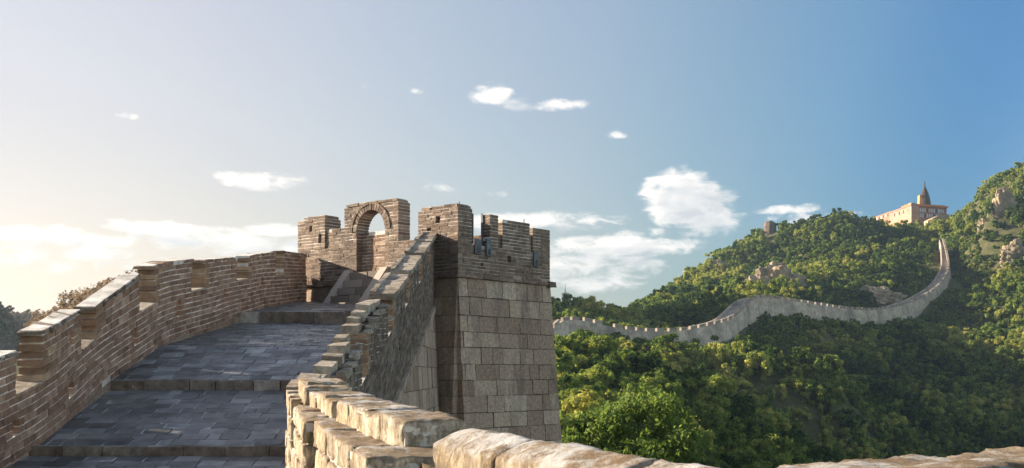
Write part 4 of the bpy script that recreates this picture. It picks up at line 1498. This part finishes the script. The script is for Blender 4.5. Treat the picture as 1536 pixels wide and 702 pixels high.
def crown_mesh(name, seed, rx_, rz_, nclump, per, leaf, mat, clump_r=0.32, flat=0.5, open_=0.0, core=True):
    """a crown as leaf blades gathered in clumps through an uneven volume, base of the trunk at the origin"""
    g = np.random.default_rng(seed)
    d = g.normal(size=(nclump, 3))
    d[:, 2] = d[:, 2] * 0.9 + 0.25
    d /= np.linalg.norm(d, axis=1)[:, None]
    rad = g.uniform(0.55, 1.0, nclump) ** 0.6
    rad *= 1 + 0.22 * np.sin(d[:, 0] * 3.1 + seed) + 0.15 * np.sin(d[:, 1] * 4.3 + seed * 2)
    c = d * rad[:, None]
    N = nclump * per
    ci = np.repeat(np.arange(nclump), per)
    loc = g.normal(size=(N, 3))
    loc /= np.linalg.norm(loc, axis=1)[:, None]
    loc *= (g.uniform(0.2, 1, N) ** 0.5)[:, None] * clump_r * g.uniform(0.7, 1.3, nclump)[ci][:, None]
    p = c[ci] + loc
    P = p * np.array([rx_, rx_, rz_]) + np.array([0, 0, rz_ * 0.95])
    nrm = g.normal(size=(N, 3)) * (1 - flat) + (loc / clump_r * 0.8 + d[ci] * 0.5 + np.array([0, 0, 0.6])) * flat
    nrm /= np.linalg.norm(nrm, axis=1)[:, None]
    t = np.cross(nrm, g.normal(size=(N, 3)))
    t /= np.linalg.norm(t, axis=1)[:, None] + 1e-9
    b = np.cross(nrm, t)
    sz = leaf * g.uniform(0.65, 1.35, N)[:, None]
    verts = np.stack([P - t * sz, P + b * sz * 0.48 - nrm * sz * 0.15, P + t * sz, P - b * sz * 0.48 - nrm * sz * 0.15], 1).reshape(-1, 3)
    faces = np.arange(N * 4).reshape(-1, 4)
    rnd = np.clip(0.42 + g.normal(0, 0.13, nclump)[ci] + g.normal(0, 0.10, N), 0, 1)
    faces = faces.tolist()
    if core:                                         # each clump has a dense leafy heart behind its outer blades
        vs, rs, base = [verts], [rnd], len(verts)
        for k in range(nclump):
            pv_ = ICO_V * (1 + 0.28 * g.normal(size=(len(ICO_V), 1))) * clump_r * 0.62
            q = (c[k] + pv_) * np.array([rx_, rx_, rz_]) + np.array([0, 0, rz_ * 0.95])
            vs.append(q)
            faces += (ICO_F + base).tolist()
            base += len(ICO_V)
            rs.append(np.clip(rnd[k * per] + g.normal(0, 0.10, len(ICO_F)), 0, 1))
        verts, rnd = np.concatenate(vs), np.concatenate(rs)
    me = bpy.data.meshes.new(name)
    me.from_pydata(verts.tolist(), [], faces)
    me.materials.append(mat)
    a = me.attributes.new('rnd', 'FLOAT', 'FACE')
    a.data.foreach_set('value', rnd.astype(np.float32))
    me.update()
    return me


def trunk_mesh(name, seed, h, r, spread, nl=6):
    random.seed(seed)
    mb = MB()
    mb.tube((0, 0, -1.0), (0, 0, h * 0.45), r, r * 0.75, 7)
    tops = [(0, 0, h * 0.45)]
    for i in range(nl):
        t = 2 * math.pi * (i + random.uniform(-0.3, 0.3)) / nl
        z = h * random.uniform(0.3, 0.5)
        e = (spread * math.cos(t) * random.uniform(0.45, 0.8), spread * math.sin(t) * random.uniform(0.45, 0.8), h * random.uniform(0.7, 1.0))
        mb.tube((0, 0, z), e, r * 0.5, r * 0.15, 5)
    o = mb.build(name, [M_BARK])
    me = o.data
    bpy.data.objects.remove(o)
    return me


def make_tree(name, loc, crown, trunk, label, cat, group=None, scale=1.0, rot=0.0):
    o = thing(name, loc, label, cat, group)
    o.rotation_euler = (0, 0, rot)
    o.scale = (scale,) * 3
    for nm, me in (('crown', crown), ('trunk', trunk)):
        c = bpy.data.objects.new(nm, me)
        S.collection.objects.link(c)
        c.parent = o
    return o


# forest: far-off wood that reads as one mass, one object per part of the view (crowns instanced inside geometry nodes)
def forest_object(name, pts, scl, rot, tone, crowns, label):
    me = bpy.data.meshes.new(name)
    me.from_pydata(pts.tolist(), [], [])
    for nm, arr, ty in (('scl', scl, 'FLOAT'), ('rot', rot, 'FLOAT'), ('tone', tone, 'FLOAT')):
        a = me.attributes.new(nm, ty, 'POINT')
        a.data.foreach_set('value', arr.astype(np.float32))
    o = bpy.data.objects.new(name, me)
    S.collection.objects.link(o)
    ng = bpy.data.node_groups.new(name, 'GeometryNodeTree')
    ng.interface.new_socket('Geometry', in_out='INPUT', socket_type='NodeSocketGeometry')
    ng.interface.new_socket('Geometry', in_out='OUTPUT', socket_type='NodeSocketGeometry')
    N, L = ng.nodes, ng.links
    gi, go = N.new('NodeGroupInput'), N.new('NodeGroupOutput')
    jn = N.new('GeometryNodeJoinGeometry')
    for c in crowns:
        oi = N.new('GeometryNodeObjectInfo')
        oi.inputs['Object'].default_value = c
        oi.inputs['As Instance'].default_value = False
        gti = N.new('GeometryNodeGeometryToInstance')
        L.new(oi.outputs['Geometry'], gti.inputs[0])
        L.new(gti.outputs[0], jn.inputs[0])
    iop = N.new('GeometryNodeInstanceOnPoints')
    L.new(gi.outputs[0], iop.inputs['Points'])
    L.new(jn.outputs[0], iop.inputs['Instance'])
    iop.inputs['Pick Instance'].default_value = True

    def attr(nm):
        a = N.new('GeometryNodeInputNamedAttribute')
        a.data_type = 'FLOAT'
        a.inputs['Name'].default_value = nm
        return a.outputs['Attribute']
    rnd = N.new('FunctionNodeRandomValue')
    rnd.data_type = 'INT'
    for s_ in rnd.inputs:
        if s_.name == 'Max' and s_.type == 'INT': s_.default_value = len(crowns) - 1
        if s_.name == 'Min' and s_.type == 'INT': s_.default_value = 0
    oi_ = [s_ for s_ in rnd.outputs if s_.type == 'INT'][0]
    L.new(oi_, iop.inputs['Instance Index'])
    cx_ = N.new('ShaderNodeCombineXYZ')
    L.new(attr('rot'), cx_.inputs[2])
    e2r = N.new('FunctionNodeEulerToRotation')
    L.new(cx_.outputs[0], e2r.inputs[0])
    L.new(e2r.outputs[0], iop.inputs['Rotation'])
    L.new(attr('scl'), iop.inputs['Scale'])
    L.new(iop.outputs[0], go.inputs[0])
    m = o.modifiers.new('scatter', 'NODES')
    m.node_group = ng
    tag(o, label, kind='stuff')
    return o


def src(me):
    return bpy.data.objects.new(me.name, me)


FAR_C = [src(crown_mesh('far_crown', 100 + i, rx0, rz0, nc, 40, 0.105, M_LEAF, clump_r=cr0, flat=0.65))
         for i, (rx0, rz0, nc, cr0) in enumerate([(1.0, 0.9, 22, 0.32), (0.85, 1.0, 20, 0.32), (1.3, 0.7, 30, 0.26), (1.0, 0.9, 16, 0.38), (0.65, 1.0, 16, 0.38), (1.15, 0.8, 34, 0.24), (0.75, 0.6, 14, 0.36), (0.95, 0.8, 26, 0.28)])]
HAZY_C = [src(crown_mesh('hazy_crown', 150 + i, 1.0, 0.9, 20, 40, 0.11, M_LEAF_B, clump_r=0.34, flat=0.5)) for i in range(3)]
MID_C = [src(crown_mesh('mid_crown', 200 + i, 1.0, 0.9, 44, 90, 0.06, M_LEAF, clump_r=0.24, flat=0.6)) for i in range(5)]

WPA = np.array([[p.x, p.y] for p in WP])
WNA = np.array([[p.x, p.y] for p in WN])


def wall_side(x, y):
    d = np.sqrt((x[:, None] - WPA[None, ::4, 0]) ** 2 + (y[:, None] - WPA[None, ::4, 1]) ** 2)
    k = d.argmin(1)
    v = np.stack([x - WPA[::4][k, 0], y - WPA[::4][k, 1]], 1)
    return d.min(1), (v * WNA[::4][k]).sum(1)


g = np.random.default_rng(5)


def scatter(y0, y1, step, u0, u1, jit=0.45):
    X, Y = np.meshgrid(np.arange(-560 if u0 < 0 else -160, 0 if u1 < 500 else 560, step), np.arange(y0, y1, step))
    x = X.ravel() + g.uniform(-jit, jit, X.size) * step
    y = Y.ravel() + g.uniform(-jit, jit, X.size) * step
    u = 768 + F * x / y
    keep = (u > u0) & (u < u1)
    x, y = x[keep], y[keep]
    d, sd = wall_side(x, y)
    keep = ~((d < 9.5) & (sd < 5.0) & (sd > -7.5))
    uu = 768 + F * x / y
    keep &= ~((uu > 1296) & (uu < 1424) & (y > 757))
    keep &= ~((np.abs(uu - 1155) < 12) & (y > 690) & (y < 730))
    for (rx0, ry0, rr) in ROCKXY:
        keep &= np.hypot(x - rx0, (y - ry0) * 0.9) > rr * 0.62
    return x[keep], y[keep], d[keep], sd[keep]


def do_forest(name, y0, y1, step, u0, u1, base, crowns, label, extra=None):
    x, y, d, sd = scatter(y0, y1, step, u0, u1)
    if extra is not None:
        k = extra(x, y)
        x, y, d, sd = x[k], y[k], d[k], sd[k]
    z = H(x, y)
    s = base * np.clip(np.exp(g.normal(-0.08, 0.28, len(x))), 0.5, 1.5)
    big = g.random(len(x)) < 0.08
    s[big] *= 1.15
    edge = (d < 30) & (sd > 0)
    s[edge] *= 0.5 + 0.5 * np.clip((d[edge] - 8) / 22, 0, 1)
    edge = (d < 16) & (sd < 0)
    s[edge] *= 0.6
    patch = vnoise(x / 38, y / 38, 11) * 0.6 + vnoise(x / 15, y / 15, 12) * 0.4
    tone = np.clip(patch, -0.3, 0.35) + g.normal(0, 0.16, len(x)) + 0.04
    print(name, len(x))
    return forest_object(name, np.stack([x, y, z - 0.15 * s + g.uniform(-0.25, 0.45, len(x)) * s], 1), s, g.uniform(0, 6.28, len(x)), tone, crowns, label)


do_forest('hill_forest', 400, 900, 4.5, 760, 1680, 2.75, FAR_C, 'dense green wood covering the hills beyond the far wall')
do_forest('valley_forest', 215, 400, 4.2, 780, 1680, 2.6, FAR_C, 'dark shaded wood filling the valley below the far wall')
do_forest('mound_thicket', 95, 215, 3.2, 800, 1600, 2.3, MID_C, 'leafy thicket over the near mound beside the tower, sunlit on its left')

do_forest('left_forest', 240, 800, 6.5, -800, 330, 2.8, HAZY_C, 'hazy brown wood on the hills behind the left parapet')
# scrub hugging the foot of the far wall and round the crags
k = g.integers(0, len(WP) - 1, 900)
o_ = g.uniform(2.6, 15, 900)
sx, sy = WPA[k, 0] + WNA[k, 0] * o_ + g.normal(0, 0.6, 900), WPA[k, 1] + WNA[k, 1] * o_ + g.normal(0, 0.6, 900)
k2 = g.integers(0, len(WP) - 1, 350)
o2 = -g.uniform(7.0, 12, 350)
sx, sy = np.append(sx, WPA[k2, 0] + WNA[k2, 0] * o2), np.append(sy, WPA[k2, 1] + WNA[k2, 1] * o2)
for (rx0, ry0, rr) in ROCKXY:
    m_ = 26
    an = g.uniform(0, 6.28, m_)
    rd = rr * g.uniform(0.75, 1.7, m_)
    sx, sy = np.append(sx, rx0 + np.cos(an) * rd), np.append(sy, ry0 + np.sin(an) * rd)
forest_object('wall_scrub', np.stack([sx, sy, H(sx, sy) - 0.1], 1), g.uniform(0.7, 1.7, len(sx)), g.uniform(0, 6.28, len(sx)), g.normal(0.0, 0.12, len(sx)), FAR_C, 'low scrub along the foot of the far wall and around the crags')

# big near tree right of the tower
gx, gy, _ = at(925, 700, 46)
gz = float(H(np.array([gx]), np.array([gy]))[0])
cr = crown_mesh('leafy_tree_crown', 301, 3.0, 2.9, 210, 80, 0.12, M_LEAF_N, clump_r=0.17, flat=0.4, core=False)
tr = trunk_mesh('leafy_tree_trunk', 302, 4.6, 0.16, 2.4, 8)
make_tree('broadleaf_tree', (gx, gy, -6.3), cr, tr, 'large leafy broadleaf tree right beside the foot of the tower', 'tree')
# dark bush in front of the far wall
cb = crown_mesh('dark_bush_crown', 311, 3.4, 2.6, 60, 40, 0.24, M_LEAF, clump_r=0.3)
tb = trunk_mesh('dark_bush_trunk', 312, 3.0, 0.2, 2.0, 5)
x, y, z = at(959, 517, 346)
make_tree('bush', (x, y, z - 1.6), cb, tb, 'largest dark rounded bush against the left part of the far wall', 'bush', None, 0.72)
# smaller bushes one can tell apart along the wall's foot, and two bright saplings in the shade
for i, (u, v, Y, sc_) in enumerate([(905, 512, 330, 0.42), (925, 508, 336, 0.5), (985, 517, 345, 0.4), (1003, 514, 348, 0.45), (882, 510, 328, 0.45), (1072, 508, 362, 0.34), (1044, 514, 354, 0.38)]):
    x, y, z = at(u, v, Y)
    make_tree('bush', (x, y, z - 0.6), cb, tb, 'small dark bush at the foot of the far wall', 'bush', 'small dark bushes at the foot of the far wall', sc_, i * 0.9)
cs_ = crown_mesh('sapling_crown', 315, 1.3, 1.1, 40, 40, 0.13, M_LEAF_N, clump_r=0.28, core=False)
ts_ = trunk_mesh('sapling_trunk', 316, 1.6, 0.05, 0.8, 5)
for (u, v, Y, sc_, lb) in ((1022, 668, 105, 1.0, 'pale green sapling catching sun at the right edge of the large tree'), (1062, 684, 112, 0.8, 'small pale sapling alone in the shaded thicket, lowest of the bright ones')):
    x, y, z = at(u, v, Y)
    make_tree('sapling', (x, y, z - 0.8), cs_, ts_, lb, 'sapling', None, sc_)
# trees behind the left parapet, haze put into their leaf colour
lc = [crown_mesh('hazy_tree_crown', 320 + i, 2.3, 1.9, 90, 60, 0.12, M_LEAF_B, clump_r=0.24, flat=0.3, core=False) for i in range(3)]
lt = [trunk_mesh('hazy_tree_trunk', 330 + i, 2.6, 0.12, 1.8, 7) for i in range(3)]
LTS = [(88, 462, 62, 0.8), (118, 445, 60, 1.0), (150, 438, 58, 0.95), (180, 425, 55, 0.85), (205, 418, 52, 0.8), (135, 470, 57, 1.0), (165, 460, 54, 1.0), (100, 480, 60, 1.0)]
for i, (u, v, Y, s) in enumerate(LTS):
    x, y, z = at(u, v, Y)
    make_tree('hazy_tree', (x, y, z - 3.0 * s), lc[i % 3], lt[i % 3], 'hazy brown tree on the slope behind the left parapet', 'tree', 'hazy trees behind the left parapet', s * 0.82, i * 1.3)

# ------------------------------------------------------------------ haze
hb = MB()
hb.box((-4700, -700, -140), (4700, 4800, 205))
m, n_, l_, p_ = new_mat('haze')
n_.remove(p_)
pv = n_.new('ShaderNodeVolumePrincipled')
pv.inputs['Color'].default_value = (0.62, 0.82, 1.0, 1)
pv.inputs['Density'].default_value = 0.00013
pv.inputs['Anisotropy'].default_value = 0.55
l_.new(pv.outputs[0], n_['Material Output'].inputs['Volume'])
hz_ = hb.build('haze', [m])
tag(hz_, 'thin pale haze in the air over the valley', kind='stuff')
S.cycles.volume_bounces = 0
S.cycles.max_bounces = 6
S.cycles.diffuse_bounces = 3
S.cycles.transmission_bounces = 3
S.cycles.transparent_max_bounces = 6
